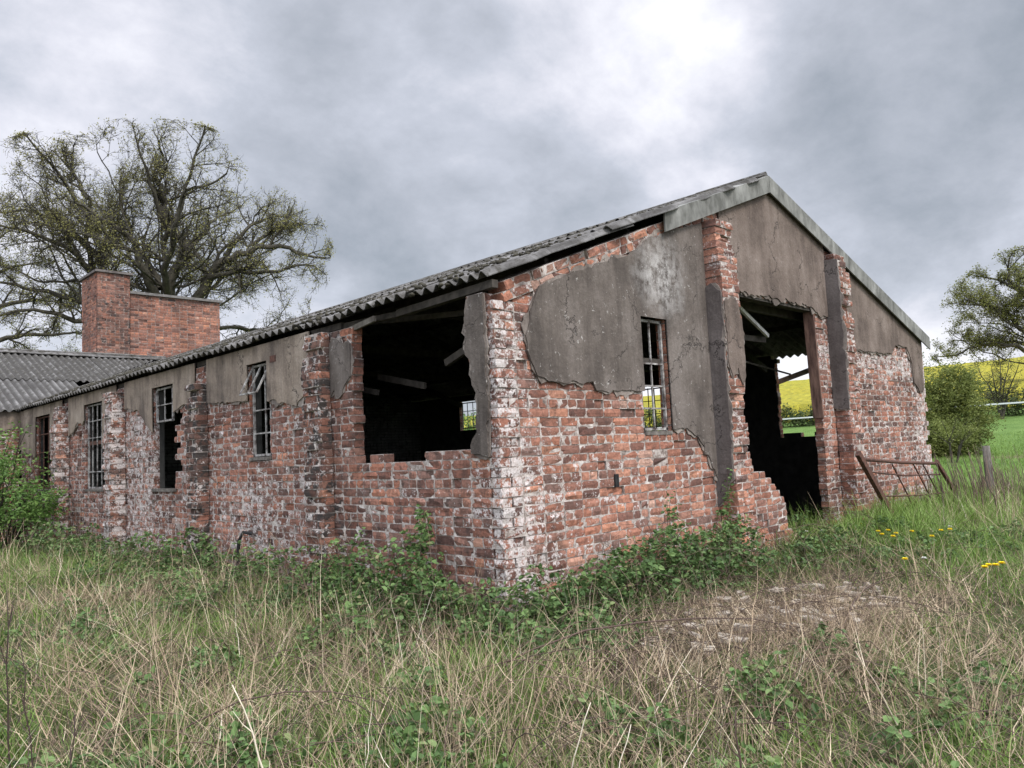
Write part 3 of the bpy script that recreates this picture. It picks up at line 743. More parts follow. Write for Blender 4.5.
def lay(P0, A, S, Nn, a0, a1, rowsL, cut, cutlim, wsheet=0.90, ragged=0):
    a = a0; ci = 0
    while a < a1 - 0.05:
        b = min(a + wsheet, a1)
        for ri, (sa, sb) in enumerate(rowsL):
            if max(cut(a), cut(b)) >= sb - 0.02 and min(cut(a), cut(b)) >= sb - 0.02: 
                continue
            off = random.uniform(-0.05, 0.04) if ri == 0 else random.uniform(-0.02, 0.02)
            sh = cutlim(ci, ri)
            if sh is None: continue
            tilt = random.uniform(-0.018, 0.018)
            if ri == 0 and ci < ragged: off += random.uniform(-0.03, 0.06); tilt = random.uniform(-0.08, 0.08)
            s0 = lambda u, sa=sa, off=off, tilt=tilt: max(sa + off + tilt * (u - a), cut(u))
            s1 = lambda u, sb=sb, sh=sh: max(sb - sh, cut(u) + 0.01)
            V, F = sheet_mesh(P0, A, S, Nn, a, b + 0.03, s0, s1, lift=0.011 * ri + 0.004 * (ci % 2) + random.uniform(-0.006, 0.008), droop=random.uniform(-0.02, 0.01) if ri == 0 else 0)
            if ci == 0 and P0[0] > -1 and S[0] > 0:
                sv = (V - np.array(P0)) @ np.array(S); uu = (V - np.array(P0)) @ np.array(A)
                e_ = 0.05 * np.sin(sv * 9.0 + ri) + 0.045 * np.sin(sv * 23.0) - 0.02
                V = V + np.array(A) * (e_ * np.clip(1 - (uu - a) / 0.35, 0, 1))[:, None]
            att = np.zeros((len(V), 4)); att[:, 0] = random.random(); cu_ = (V - np.array(P0)) @ np.array(A, float); att[:, 1] = np.clip(0.5 - 0.75 * np.cos(2 * math.pi * cu_ / PITCH), 0, 1); sp_ = (V - np.array(P0)) @ np.array(S); att[:, 2] = 0.2 + 0.35 * (ri == len(rowsL) - 1) + 0.7 * np.clip(1 - (sp_ + 0.1) / 0.25, 0, 1); att[:, 3] = 1  # green: valley dirt and painted shade; blue: lichen and painted eave shade
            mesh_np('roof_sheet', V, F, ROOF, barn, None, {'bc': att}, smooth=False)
        a = b; ci += 1
P0 = (-0.13, 0, 2.66 - 0.13 * ROOF_A + 0.055)
SL = (RX + 0.13) / COS
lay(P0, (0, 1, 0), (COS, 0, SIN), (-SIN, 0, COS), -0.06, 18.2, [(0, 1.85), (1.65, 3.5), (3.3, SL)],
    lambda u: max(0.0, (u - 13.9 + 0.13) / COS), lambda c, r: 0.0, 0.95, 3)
# perpendicular wing
WR = (4.35 - 2.66) / 4.1; wc = math.cos(math.atan(WR)); ws = math.sin(math.atan(WR))
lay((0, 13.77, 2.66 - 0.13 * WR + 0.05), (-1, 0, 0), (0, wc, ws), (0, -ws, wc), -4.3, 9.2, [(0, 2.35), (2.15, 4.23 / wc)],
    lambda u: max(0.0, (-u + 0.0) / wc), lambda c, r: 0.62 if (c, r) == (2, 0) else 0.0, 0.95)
# hidden slopes: one broad sheet each
rc = math.cos(math.atan(0.305)); rs = math.sin(math.atan(0.305))
V, F = sheet_mesh((9.48, 0, roof_z(9.48) + 0.055), (0, 1, 0), (-rc, 0, rs), (rs, 0, rc), -0.06, 22, lambda u: 0, lambda u: (9.48 - RX) / rc, seg=3)
mesh_np('rear_roof_slope', V, F, ROOF, barn, None, {'bc': np.tile([0.5, 0, 0.2, 1], (len(V), 1))})
V, F = sheet_mesh((0, 22.13, 2.66 - 0.13 * WR + 0.055), (-1, 0, 0), (0, -wc, ws), (0, ws, wc), -4.4, 9.2, lambda u: 0, lambda u: 4.23 / wc, seg=3)
mesh_np('rear_roof_slope', V, F, ROOF, barn, None, {'bc': np.tile([0.5, 0, 0.2, 1], (len(V), 1))})
# ridge caps
mb = MB()
for i in range(int(18.3 / 0.9)):
    y0 = -0.05 + i * 0.9; dz = random.uniform(-0.012, 0.012)
    for sgn in (-1, 1):
        mb.bar((RX + sgn * 0.11, y0, RZ + 0.045 + dz), (RX + sgn * 0.11, y0 + 0.93, RZ + 0.045 + dz + random.uniform(-.01, .01)), 0.26, 0.014, (sgn * 0.37, 0, 0.93), c=(0.5, 0, 0.6, 1))
    mb.tube([(RX, y0, RZ + 0.08 + dz), (RX, y0 + 0.93, RZ + 0.08 + dz)], 0.035, 8, c=(0.5, 0, 0.6, 1))
mb.build('ridge_capping', ROOF, barn)
mb = MB()
for i in range(15):
    x0 = 4.4 - i * 0.9
    mb.tube([(x0, 18, 4.46), (x0 - 0.92, 18, 4.46)], 0.045, 8, c=(0.5, 0, 0.4, 1))
    for sgn in (-1, 1): mb.bar((x0, 18 + sgn * 0.11, 4.415), (x0 - 0.92, 18 + sgn * 0.11, 4.415), 0.24, 0.014, (0, sgn * 0.38, 0.92), c=(0.5, 0, 0.4, 1))
mb.build('ridge_capping', ROOF, barn)
# verge boards of cement
def verge(xa, xb, nm, lab):
    """L-section following the roof slope at the gable edge"""
    O = MB(); n = 14
    rz = roof_z
    for i in range(n):
        a = xa + (xb - xa) * i / n; b = xa + (xb - xa) * (i + 1) / n
        za, zb_ = rz(a), rz(b); y0, y1 = -0.085, -0.067
        vs = [(a, y0, za - 0.135), (b, y0, zb_ - 0.135), (b, y0, zb_ + 0.06), (a, y0, za + 0.06), (a, y1, za - 0.135), (b, y1, zb_ - 0.135), (b, y1, zb_ + 0.045), (a, y1, za + 0.045),
              (a, 0.12, za + 0.10), (b, 0.12, zb_ + 0.10), (b, 0.12, zb_ + 0.088), (a, 0.12, za + 0.088)]
        O.add(vs, [(0, 1, 2, 3), (4, 7, 6, 5), (0, 4, 5, 1), (3, 2, 9, 8), (7, 11, 10, 6), (8, 9, 10, 11), (0, 3, 7, 4), (1, 5, 6, 2)])
    for x in (xa, xb): pass
    o_ = O.build(nm, VERGE, barn); o_['label'] = lab
verge(2.22, RX - 0.003, 'verge_board', 'short grey verge board left of the roof peak')
verge(RX + 0.003, 9.42, 'verge_board', 'long grey verge board down the right slope')
# moss clumps, thick on the sheets near the ridge and along the verge
def clumps(name, pts, size, mat, parent, flat=0.5, attr=True):
    phi = (1 + 5 ** 0.5) / 2
    ico = np.array([(-1, phi, 0), (1, phi, 0), (-1, -phi, 0), (1, -phi, 0), (0, -1, phi), (0, 1, phi), (0, -1, -phi), (0, 1, -phi), (phi, 0, -1), (phi, 0, 1), (-phi, 0, -1), (-phi, 0, 1)]) / 1.9
    fc = np.array([(0, 11, 5), (0, 5, 1), (0, 1, 7), (0, 7, 10), (0, 10, 11), (1, 5, 9), (5, 11, 4), (11, 10, 2), (10, 7, 6), (7, 1, 8), (3, 9, 4), (3, 4, 2), (3, 2, 6), (3, 6, 8), (3, 8, 9), (4, 9, 5), (2, 4, 11), (6, 2, 10), (8, 6, 7), (9, 8, 1)])
    n = len(pts); s_ = np.asarray(size).reshape(-1, 1, 1) if hasattr(size, '__len__') else np.full((n, 1, 1), size)
    V = ico[None] * (1 + RNG.normal(0, 0.22, (n, 12, 1))) * s_ * np.array([1, 1, flat]) + np.asarray(pts)[:, None]
    F = (fc[None] + (np.arange(n) * 12)[:, None, None]).reshape(-1, 3)
    A = np.repeat(RNG.random((n, 1, 4)), 12, 1).reshape(-1, 4)
    return mesh_np(name, V.reshape(-1, 3), F, mat, parent, None, {'bc': A}, smooth=True)
mp = []; ms_ = []
for _ in range(9000):
    y = random.uniform(-0.1, 17.5); s_ = SL * (1 - random.random() ** 1.9 * 1.0)
    x = -0.13 + s_ * COS
    if x < y - 13.8 or y < 0.05 or x > RX - 0.08: continue
    k = round(y / PITCH) * PITCH + random.choice((0, 0, 0.5)) * PITCH + random.gauss(0, 0.012)
    mp.append((x, k, 2.66 - 0.13 * ROOF_A + 0.075 + s_ * SIN + 0.02 * math.cos(2 * math.pi * k / PITCH))); ms_.append(random.uniform(0.010, 0.034))
o = clumps('moss', mp, ms_, MOSS, barn, 0.7); o['kind'] = 'stuff'; o['label'] = 'dark moss clumps on the roof sheets'

# roof timbers
for i, y in enumerate((0.32, 2.45, 5.2, 7.95, 10.7, 13.4)):
    mb = MB()
    for sgn, xa in ((1, 0.1), (-1, 9.0 - 0.1)):
        mb.bar((xa, y, 2.60 + 0.0), (RX, y, RZ - .13), 0.05, 0.11)
    mb.bar((1.0, y, 2.93), (8.0, y, 2.93), 0.05, 0.1)
    mb.build('roof_truss', DARKWOOD, barn)
for x in (0.9, 2.1, 3.3, 4.3, 4.7, 5.7, 6.9, 8.1):
    mb = MB(); z = roof_z(x) - 0.04; mb.bar((x, 0.26, z), (x, 17, z), 0.05, 0.075); mb.build('purlin', DARKWOOD, barn)
mb = MB(); mb.bar((0.03, 0.0, 2.625), (0.06, 1.25, 2.60), 0.06, 0.06); mb.bar((0.09, 1.1, 2.60), (0.06, 2.2, 2.62), 0.05, 0.05); mb.bar((0.06, 2.1, 2.62), (0.06, 13.7, 2.62), 0.09, 0.06); mb.build('wall_plate', DARKWOOD, barn)

# wing walls
wf = rows_for(0.0, 9.0, ZB, 2.6, lambda a, b, c, d, k: not (3.0 < (a + b) / 2 < 4.0 and 1.1 < c < 2.4))
bricks('wing_wall', wf, (-0.01, 13.9, 0), (-1, 0, 0), (0, -1, 0), barn, BM, lambda u, z: 0.3, lambda u, z: 0.3)
slab('render_band', [[(0.0, 2.64, 0), (0.0, 2.35, 1), (0.5, 2.2, 1), (1.0, 2.32, 1), (4, 2.2, 1), (9, 2.2, 0), (9, 2.64, 0)]], (-0.02, 13.9, 0), (-1, 0, 0), (0, -1, 0), 0.003, 0.024, REND_C, barn)

# ------------------------------------------------------------------ chimney and tank house
tank = thing('brick_chimney', 'tall red brick chimney stack joined to a lower flat topped brick block behind the roof', 'chimney')
def box_brick(nm, x0, x1, y0, y1, z0, z1):
    A_ = rows_for(x0, x1, z0, z1, lambda *a: True, 0.1)
    bricks(nm, A_, (0, y0, 0), (1, 0, 0), (0, -1, 0), tank, [BRICK_CLEAN, MORTAR_DK, MORTAR_DK], None, lambda u, z: 0.66 if u < 3.6 else 0.2 + 0.8 * max(0, (z - 5.6)), lambda u, z: -0.1 if u < 3.6 else 0.0, 0.5, False, gap=0.004)
    L_ = rows_for(y0 + 0.11, y1, z0, z1, lambda *a: True, 0.1)
    bricks(nm.replace('front', 'side'), L_, (x0, 0, 0), (0, 1, 0), (-1, 0, 0), tank, [BRICK_CLEAN, MORTAR_DK, MORTAR_DK], None, lambda u, z: 0.3, lambda u, z: 0.05, 0.5, False, gap=0.004)
    R_ = rows_for(y0 + 0.11, y1, z0, z1, lambda *a: True, 0.1)
    bricks(nm.replace('front', 'side'), R_, (x1, 0, 0), (0, 1, 0), (1, 0, 0), tank, [BRICK_CLEAN, MORTAR_DK, MORTAR_DK], None, None, None, 0.5, False, gap=0.004)
box_brick('stack_front', 2.72, 3.56, 18.25, 19.6, 3.7, 6.74)
box_brick('block_front', 3.58, 6.12, 18.32, 20.6, 3.4, 6.24)
mb = MB(); mb.box((2.66, 18.19, 6.74), (3.62, 19.66, 6.80)); mb.build('stack_coping', mat_simple('stained_coping', (0.08, 0.07, 0.065), (0.17, 0.155, 0.145), 8), tank)
mb = MB(); mb.box((3.56, 18.25, 6.24), (6.18, 20.66, 6.31)); mb.build('block_coping', mat_simple('dark_coping', (0.10, 0.095, 0.09), (0.2, 0.19, 0.18), 8), tank)
mb = MB(); mb.box((2.62, 18.12, 4.42), (3.60, 18.22, 4.53)); mb.build('flashing', CONC, tank)
# ------------------------------------------------------------------ loose boards hanging inside the openings
def board(label, a, b, w, t, mat, up=(0, 0, 1), nm='loose_board'):
    mb = MB(); mb.bar(a, b, w, t, up); o = mb.build(nm, mat); return tag(o, label, 'board')
board('thin white batten slanting down inside the top left of the doorway', (4.0, 0.26, 2.94), (5.03, 0.4, 2.64), 0.03, 0.045, PALEWOOD)
board('pale board sloping up across the far opening seen through the doorway', (9.5, 2.75, 2.36), (9.5, 1.55, 2.66), 0.03, 0.09, PALEWOOD, (0, 0, 1))
board('short grey plank stub inside the doorway under the white batten', (4.3, 0.5, 2.60), (5.14, 0.5, 2.61), 0.03, 0.07, DARKWOOD)
board('long thin lath hanging across the middle of the doorway', (4.6, 1, 2.50), (6.9, 1.05, 2.30), 0.02, 0.02, OLDWOOD)
board('grey rail crossing the top of the large side opening', (0.35, 2.6, 2.72), (0.35, 0.2, 2.50), 0.03, 0.045, DARKWOOD)
board('short pale board end jutting at the top left of the large side opening', (0.05, 2.1, 2.555), (-0.02, 1.5, 2.59), 0.025, 0.05, OLDWOOD)
board('broken plank hanging in the middle of the large side opening', (0.7, 2.5, 2.20), (0.6, 1.61, 2.02), 0.03, 0.06, DARKWOOD)
board('short broken plank at the left edge of the large side opening', (0.3, 2.45, 2.08), (0.3, 1.95, 1.98), 0.03, 0.05, DARKWOOD)
board('slanting dark strut at the right of the large side opening', (0.4, 1.05, 2.16), (0.4, 0.4, 2.36), 0.04, 0.06, DARKWOOD)

# rubble just inside the doorway
def rock(label, p, s, mat, grp=None, nm='broken_block'):
    phi = (1 + 5 ** 0.5) / 2
    mb = MB(); M = Matrix.Translation(p) @ Matrix.Rotation(random.uniform(0, 6), 4, 'Z') @ Matrix.Rotation(random.uniform(-.25, .25), 4, 'X')
    mb.box((-s[0], -s[1], -s[2]), s, M, (random.random(), random.random(), 0.5, 0.5), jit=min(s) * 0.35)
    o = mb.build(nm, mat); tag(o, label, 'rubble', grp)
    bv = o.modifiers.new('bevel', 'BEVEL'); bv.width = min(s) * 0.35; bv.segments = 2
    return o
for p in ((5.2, 1.0, .28), (4.9, 1.4, .22), (5.7, 1.8, .3), (5.0, 0.7, .12), (6.1, 2.2, .3), (5.5, 1.2, .1), (4.7, 1.0, .1)):
    rock('grey concrete lump in the dark rubble just inside the doorway', p, (random.uniform(.12, .22), random.uniform(.1, .16), random.uniform(.08, .14)), CONC, 'rubble inside the doorway')

# ------------------------------------------------------------------ rusty gate leaning by the right wall
gate = thing('metal_gate', 'bent rusty metal gate leaning in the grass against the right hand wall', 'gate', (0, 0, 0))
G = -0.5
mb = MB(); mb.bar((5.21, G, 1.16), (6.12, G, 0.34), 0.05, 0.07); mb.build('end_post', RUST, gate)
mb = MB(); mb.bar((7.79, G - .02, 0.96), (8.75, G, 0.34), 0.04, 0.05); mb.build('end_post', RUST, gate)
mb = MB(); mb.tube([(5.32, G, 1.085), (6.5, G, 1.0), (7.82, G, 0.93)], 0.022, 8); mb.build('rail', RUST, gate, True)
mb = MB(); mb.tube([(5.5, G, 0.93), (6.6, G, 0.83), (7.98, G, 0.77)], 0.011, 6); mb.build('rail', RUST, gate, True)
mb = MB(); mb.tube([(5.85, G, 0.62), (7.0, G, 0.55), (8.4, G, 0.50)], 0.011, 6); mb.build('rail', RUST, gate, True)
for a in (6.22, 6.95, 7.3):
    mb = MB(); mb.tube([(a, G, 1.02 - (a - 5.4) * 0.035), (a + 0.42, G, 0.60), (a + 0.62, G, 0.38)], 0.009, 6); mb.build('bar', RUST, gate, True)

# ------------------------------------------------------------------ fence posts, tape fence
def post(label, x, y, h, r, lean=0.04, grp=None):
    z = float(ground_h(x, y)); mb = MB()
    mb.tube([(x, y, z - 0.2), (x + lean * 0.3, y, z + h * 0.5), (x + lean, y + 0.01, z + h)], [r, r * 0.95, r * 0.85], 9)
    o = mb.build('fence_post', mat_post, None, True); return tag(o, label, 'post', grp)
mat_post = mat_simple('weathered_post', (0.07, 0.062, 0.052), (0.17, 0.155, 0.135), 9, stretch=(3, 3, 0.6))
post('thick weathered wooden post standing in the tall grass beyond the gate', 9.66, -0.66, 0.80, 0.062)
post('slim grey post standing alone in the green pasture', 24.3, 3.3, 1.05, 0.06)
fence = thing('tape_fence', 'white electric tape fence along the far edge of the pasture', 'fence', (38, 0, float(ground_h(38, 0))))
ft = []
for i, y in enumerate(range(-28, 60, 6)):
    z = float(ground_h(38, y))
    mb = MB(); mb.tube([(0, y, z - 0.2 - fence.location.z), (0, y, z + 1.15 - fence.location.z)], 0.045, 6); mb.build('post', mat_post, fence)
    ft.append((0.06, y, z + 1.0 - fence.location.z))
mb = MB()
for a, b in zip(ft[:-1], ft[1:]): mb.bar(a, b, 0.012, 0.07)
mb.build('tape', mat_simple('white_tape', (0.7, 0.71, 0.72), (0.8, 0.81, 0.82), 3), fence)

# ------------------------------------------------------------------ trees
def frame_from(p0):
    d = Vector((p0[0] - CAM.x, p0[1] - CAM.y, 0)).normalized(); return math.atan2(-d.x, d.y)  # local +Y points away from the camera's side
class TreeGen:
    def fit(s, q):
        if s.env is None: return q
        (c, rd) = s.env; d = Vector(((q.x - c[0]) / rd[0], (q.y - c[1]) / rd[1], (q.z - c[2]) / rd[2])); l = d.length
        if l > 1: d = d / l * (1 + 0.15 * (1 - 1 / l)); return Vector((c[0] + d.x * rd[0], c[1] + d.y * rd[1], c[2] + d.z * rd[2]))
        return q
    env = None
    def __init__(s, seed): s.r = random.Random(seed); s.nr = np.random.default_rng(seed); s.t = []; s.tips = []
    def limb(s, pts, r0, r1, lvl, dens=1.0):
        """resample a limb, wobble it, record it, grow side branches"""
        P = [Vector(p) for p in pts]; out = []; R_ = s.r
        L_ = sum((b - a).length for a, b in zip(P[:-1], P[1:])); n = max(4, int(L_ / (0.45 if lvl < 2 else 0.3)))
        cum = [0]
        for a, b in zip(P[:-1], P[1:]): cum.append(cum[-1] + (b - a).length)
        w = Vector((0, 0, 0))
        for i in range(n + 1):
            d = L_ * i / n; k = 0
            while k < len(P) - 2 and cum[k + 1] < d: k += 1
            q = P[k].lerp(P[k + 1], (d - cum[k]) / max(1e-6, cum[k + 1] - cum[k]))
            if i: w = w * 0.8 + Vector((R_.gauss(0, 1), R_.gauss(0, 1), R_.gauss(0, 1))) * L_ * 0.012
            out.append(q + w)
        rad = [r0 + (r1 - r0) * (i / n) ** 0.8 for i in range(n + 1)]
        s.t.append((out, rad, lvl)); return out, rad, L_
    def side(s, out, rad, L_, lvl, maxl, start=0.25, num=7, lenf=0.5, up=0.25):
        R_ = s.r
        for k in range(num):
            t = start + (1 - start) * (k + R_.random()) / num
            i = min(len(out) - 2, int(t * (len(out) - 1)))
            d = (out[i + 1] - out[i]).normalized()
            rv = Vector((R_.gauss(0, 1), R_.gauss(0, 1), R_.gauss(0, 0.8))); rv = (rv - d * rv.dot(d)).normalized()
            ang = R(R_.uniform(35, 75)); nd = (d * math.cos(ang) + rv * math.sin(ang) + Vector((0, 0, up))).normalized()
            ln = L_ * lenf * (1.15 - 0.55 * t) * R_.uniform(0.6, 1.2)
            s.grow(out[i], nd, ln, rad[i] * 0.6, lvl, maxl, up)
        s.grow(out[-1], (out[-1] - out[-2]).normalized(), L_ * lenf * 0.4, rad[-1] * 0.9, lvl, maxl, up)
    def grow(s, p, d, ln, r, lvl, maxl, up):
        R_ = s.r; ln = max(ln, 0.35); pts = [p]; q = Vector(p); dd = Vector(d); st = 4
        for i in range(st):
            dd = (dd + Vector((R_.gauss(0, .28), R_.gauss(0, .28), R_.gauss(0, .22) + up * 0.12))).normalized(); q = s.fit(q + dd * ln / st); pts.append(q.copy())
        r = max(r, 0.010); rad = [r * (1 - 0.7 * i / st) for i in range(st + 1)]
        s.t.append((pts, rad, lvl))
        if lvl >= maxl - 1: s.tips.append((pts, ln))
        if lvl >= maxl: return
        num = 7 if lvl < maxl - 1 else 6
        s.side(pts, rad, ln, lvl + 1, maxl, 0.2, num, 0.62, up)
def build_tree(name, label, cat, base, gen, leafn, leafsize, leafmat, bark, group=None, leafvar=0.25, thin=0.0):
    rz = frame_from(base); t = thing(name, label, cat, base, rz, group)
    Vs = []; Fs = []; b = 0
    for pts, rad, lvl in gen.t:
        ns = 7 if lvl == 0 else (5 if lvl == 1 else 3); k = len(pts)
        P = np.array([tuple(p) for p in pts]); T = np.gradient(P, axis=0); T /= np.linalg.norm(T, axis=1)[:, None] + 1e-9
        A = np.cross(T, [0.3, 0.2, 0.9]); A /= np.linalg.norm(A, axis=1)[:, None] + 1e-9; B_ = np.cross(T, A)
        th = np.arange(ns) * 2 * math.pi / ns
        V = P[:, None] + np.array(rad)[:, None, None] * (np.cos(th)[None, :, None] * A[:, None] + np.sin(th)[None, :, None] * B_[:, None])
        Vs.append(V.reshape(-1, 3)); i, j = np.meshgrid(np.arange(k - 1), np.arange(ns), indexing='ij'); j2 = (j + 1) % ns
        Fs.append(np.stack([i * ns + j, i * ns + j2, (i + 1) * ns + j2, (i + 1) * ns + j], -1).reshape(-1, 4) + b); b += k * ns
    mesh_np('trunk', np.concatenate(Vs), np.concatenate(Fs), bark, t, smooth=True)
    P = []; nr = gen.nr
    for pts, ln in gen.tips:
        if nr.random() < thin: continue
        k = nr.integers(int(leafn * 0.4), int(leafn * 1.7) + 1)
        for _ in range(k):
            i = nr.integers(1, len(pts)); q = np.array(pts[i]); P.append(q + nr.normal(0, 0.10, 3))
    leaves('crown', np.array(P), leafsize, leafmat, t, nr)
    return t
def leaves(name, P, size, mat, parent=None, nr=RNG, up=0.3, normal=None, asp=0.55, hue=None, sv=0.35):
    n = len(P); d = nr.normal(0, 1, (n, 3)); d[:, 2] *= 0.5; d /= np.linalg.norm(d, axis=1)[:, None]
    nn = nr.normal(0, 1, (n, 3)); nn[:, 2] = np.abs(nn[:, 2]) + up
    if normal is not None: nn = nn * 0.6 + np.asarray(normal)
    sd_ = np.cross(d, nn); sd_ /= np.linalg.norm(sd_, axis=1)[:, None] + 1e-9; nn = np.cross(sd_, d)
    s_ = (size * nr.uniform(1 - sv, 1 + sv, n))[:, None]; w = asp * s_ * 0.5
    V = np.stack([P, P + d * s_ * 0.3 + sd_ * w + nn * w * 0.3, P + d * s_ * 0.7 + sd_ * w * 0.8 + nn * w * 0.25, P + d * s_ - nn * s_ * 0.12,
                  P + d * s_ * 0.7 - sd_ * w * 0.8 + nn * w * 0.25, P + d * s_ * 0.3 - sd_ * w + nn * w * 0.3], 1)
    b = (np.arange(n) * 6)[:, None]; F = np.concatenate([b + np.array([[0, 1, 2, 3]]), b + np.array([[0, 3, 4, 5]])])
    hv = nr.random(n) if hue is None else np.clip(hue + nr.normal(0, 0.15, n), 0, 1)
    A = np.repeat(np.stack([hv, nr.random(n), nr.random(n), np.ones(n)], -1)[:, None], 6, 1)
    return mesh_np(name, V.reshape(-1, 3), F, mat, parent, None, {'bc': A.reshape(-1, 4)})
LEAF_OAK = mat_leaf('spring_oak_leaf', [(0, (0.17, 0.155, 0.045)), (0.5, (0.28, 0.27, 0.085)), (1, (0.40, 0.38, 0.15))], 0.45)
LEAF_OAK2 = mat_leaf('pale_oak_leaf', [(0, (0.12, 0.13, 0.03)), (0.5, (0.20, 0.22, 0.06)), (1, (0.30, 0.30, 0.11))], 0.35)
PX = 38 / 782.8
def pp(px, py, dep=0.0, cx=165, hz=470, k=PX): return ((px - cx) * k, dep, 1.35 + (hz - py) * k)
def dome(g, c, rad, starts, n, maxl):
    R_ = g.r
    for i in range(n):
        a = 2 * math.pi * (i + R_.random()) / n * 1.618; e = R_.uniform(0.0, 1.35)
        t = Vector((c[0] + rad[0] * math.cos(a) * math.cos(e), c[1] + rad[1] * math.sin(a) * math.cos(e), c[2] + rad[2] * math.sin(e))); s0 = Vector(R_.choice(starts))
        t = s0 + (t - s0) * R_.uniform(0.7, 0.93); m_ = s0.lerp(t, 0.5) + Vector((0, 0, 0.12 * (t - s0).length * R_.uniform(-.5, 1)))
        o, r, l = g.limb([s0, m_, t], 0.085, 0.025, 1); g.side(o, r, l, 2 if maxl == 4 else 3, maxl, 0.35, 6, 0.36, 0.2)
def T1():
    g = TreeGen(5); g.env = ((0.2, 0, 10.6), (8.1, 6.5, 7.6))
    def L(pts, r0, r1, num, lf=0.42, maxl=4, up=0.22, st=0.3):
        o, r, l = g.limb(pts, r0, r1, 0 if r0 > 0.15 else 1); g.side(o, r, l, 2, maxl, st, num, lf, up)
    L([(0, 0, -0.3), pp(166, 350), pp(167, 290), pp(164, 235), pp(166, 190, .3), pp(160, 140, .5)], 0.62, 0.05, 11, 0.20, st=0.55)
    L([pp(168, 330), pp(195, 292, -.5), pp(215, 262, -1), pp(245, 249, -1.5), pp(285, 250, -2), pp(318, 262, -2.4)], 0.36, 0.05, 10, 0.30)
    L([pp(168, 280), pp(190, 240, 1), pp(215, 205, 2), pp(240, 180, 3)], 0.2, 0.04, 8, 0.42)
    L([pp(200, 282, -.5), pp(235, 280, -2), pp(265, 283, -3), pp(300, 275, -3.5)], 0.16, 0.04, 8, 0.38, up=0.1)
    L([pp(172, 330), pp(215, 318, 1.5), pp(260, 318, 2.5), pp(312, 305, 3)], 0.16, 0.035, 8, 0.34, up=0.05)
    L([pp(163, 320), pp(148, 285, -.4), pp(138, 255, -1), pp(112, 232, -1.5), pp(85, 222, -2)], 0.26, 0.05, 8, 0.36)
    L([pp(160, 290), pp(140, 240, 1), pp(128, 200, 1.5), pp(122, 165, 2)], 0.16, 0.04, 7, 0.4)
    L([pp(165, 240), pp(182, 200, -1), pp(196, 160, -1.5), pp(205, 135, -2)], 0.15, 0.04, 7, 0.42)
    L([pp(165, 230), pp(150, 185, -1), pp(140, 145, -1.5)], 0.13, 0.04, 6, 0.42)
    L([pp(222, 258, -1), pp(245, 225, -1), pp(268, 205, 0), pp(290, 200, 1)], 0.14, 0.035, 8, 0.42)
    L([pp(245, 249, -1.5), pp(272, 228, -2), pp(300, 225, -2)], 0.11, 0.03, 6, 0.45)
    L([pp(168, 300), pp(175, 260, 3), pp(190, 215, 5), pp(200, 175, 5.5)], 0.2, 0.04, 8, 0.36)
    L([pp(166, 300), pp(170, 260, -3), pp(180, 220, -4.5), pp(215, 200, -5)], 0.2, 0.04, 8, 0.36)
    dome(g, (0.2, 0, 10.6), (8.1, 6, 7.6), [(0, 0, 8.2), (0.1, 0, 10), (0.0, 0, 11.5)], 18, 4)
    return g
tc = (11.49, 34.12 + 0.0, 0)
s38 = (Vector((10.49, 34.12, 0)) - Vector((CAM.x, CAM.y, 0)))
base1 = (10.49, 34.12, 0.0)
build_tree('oak_tree', 'tallest oak with thin spring leaf and heavy spreading limbs behind the chimney', 'tree', base1, T1(), 2.3, 0.08, LEAF_OAK, BARK, 'trees behind the barn')
def T2():
    g = TreeGen(8); g.env = ((-1.2, 0, 10.3), (6.6, 5.5, 7.3)); c = lambda px, py, d=0: pp(px, py, d, 108, 473)
    def L(pts, r0, r1, num, lf=0.42, maxl=4, up=0.22, st=0.3):
        o, r, l = g.limb(pts, r0, r1, 0 if r0 > 0.15 else 1); g.side(o, r, l, 2, maxl, st, num, lf, up)
    L([(0.3, 0, -0.3), c(112, 330), c(103, 270), c(95, 230), c(88, 190, .3), c(82, 150, .5)], 0.42, 0.05, 10, 0.22, st=0.5)
    L([c(106, 290), c(80, 262, -1), c(50, 248, -1.6), c(15, 240, -2)], 0.2, 0.04, 8, 0.36, up=0.12)
    L([c(101, 262), c(70, 225, 1), c(45, 205, 2), c(10, 200, 2.5)], 0.16, 0.04, 8, 0.38)
    L([c(94, 225), c(65, 185, -1), c(40, 155, -1.5)], 0.14, 0.035, 8, 0.42)
    L([c(100, 255), c(115, 215, 1.4), c(118, 175, 2)], 0.13, 0.035, 6, 0.4)
    L([c(90, 200), c(75, 165, 1), c(60, 140, 1.4)], 0.1, 0.03, 6, 0.45)
    L([c(108, 310), c(75, 300, 1), c(35, 290, 1.6), c(-8, 285, 2)], 0.17, 0.04, 8, 0.34, up=0.08)
    dome(g, (-1.2, 0, 10.3), (6.6, 5, 7.3), [(-.2, 0, 8.0), (-.5, 0, 10.5)], 12, 4)
    L([c(108, 320), c(80, 330, -1), c(45, 322, -1.8), c(0, 330, -2)], 0.16, 0.04, 8, 0.34, up=0.05)
    return g
build_tree('oak_tree', 'slimmer oak left of the tallest one with a leaning trunk behind the chimney stack', 'tree', (8.5, 36.0, 0), T2(), 2.1, 0.08, LEAF_OAK, BARK, 'trees behind the barn')
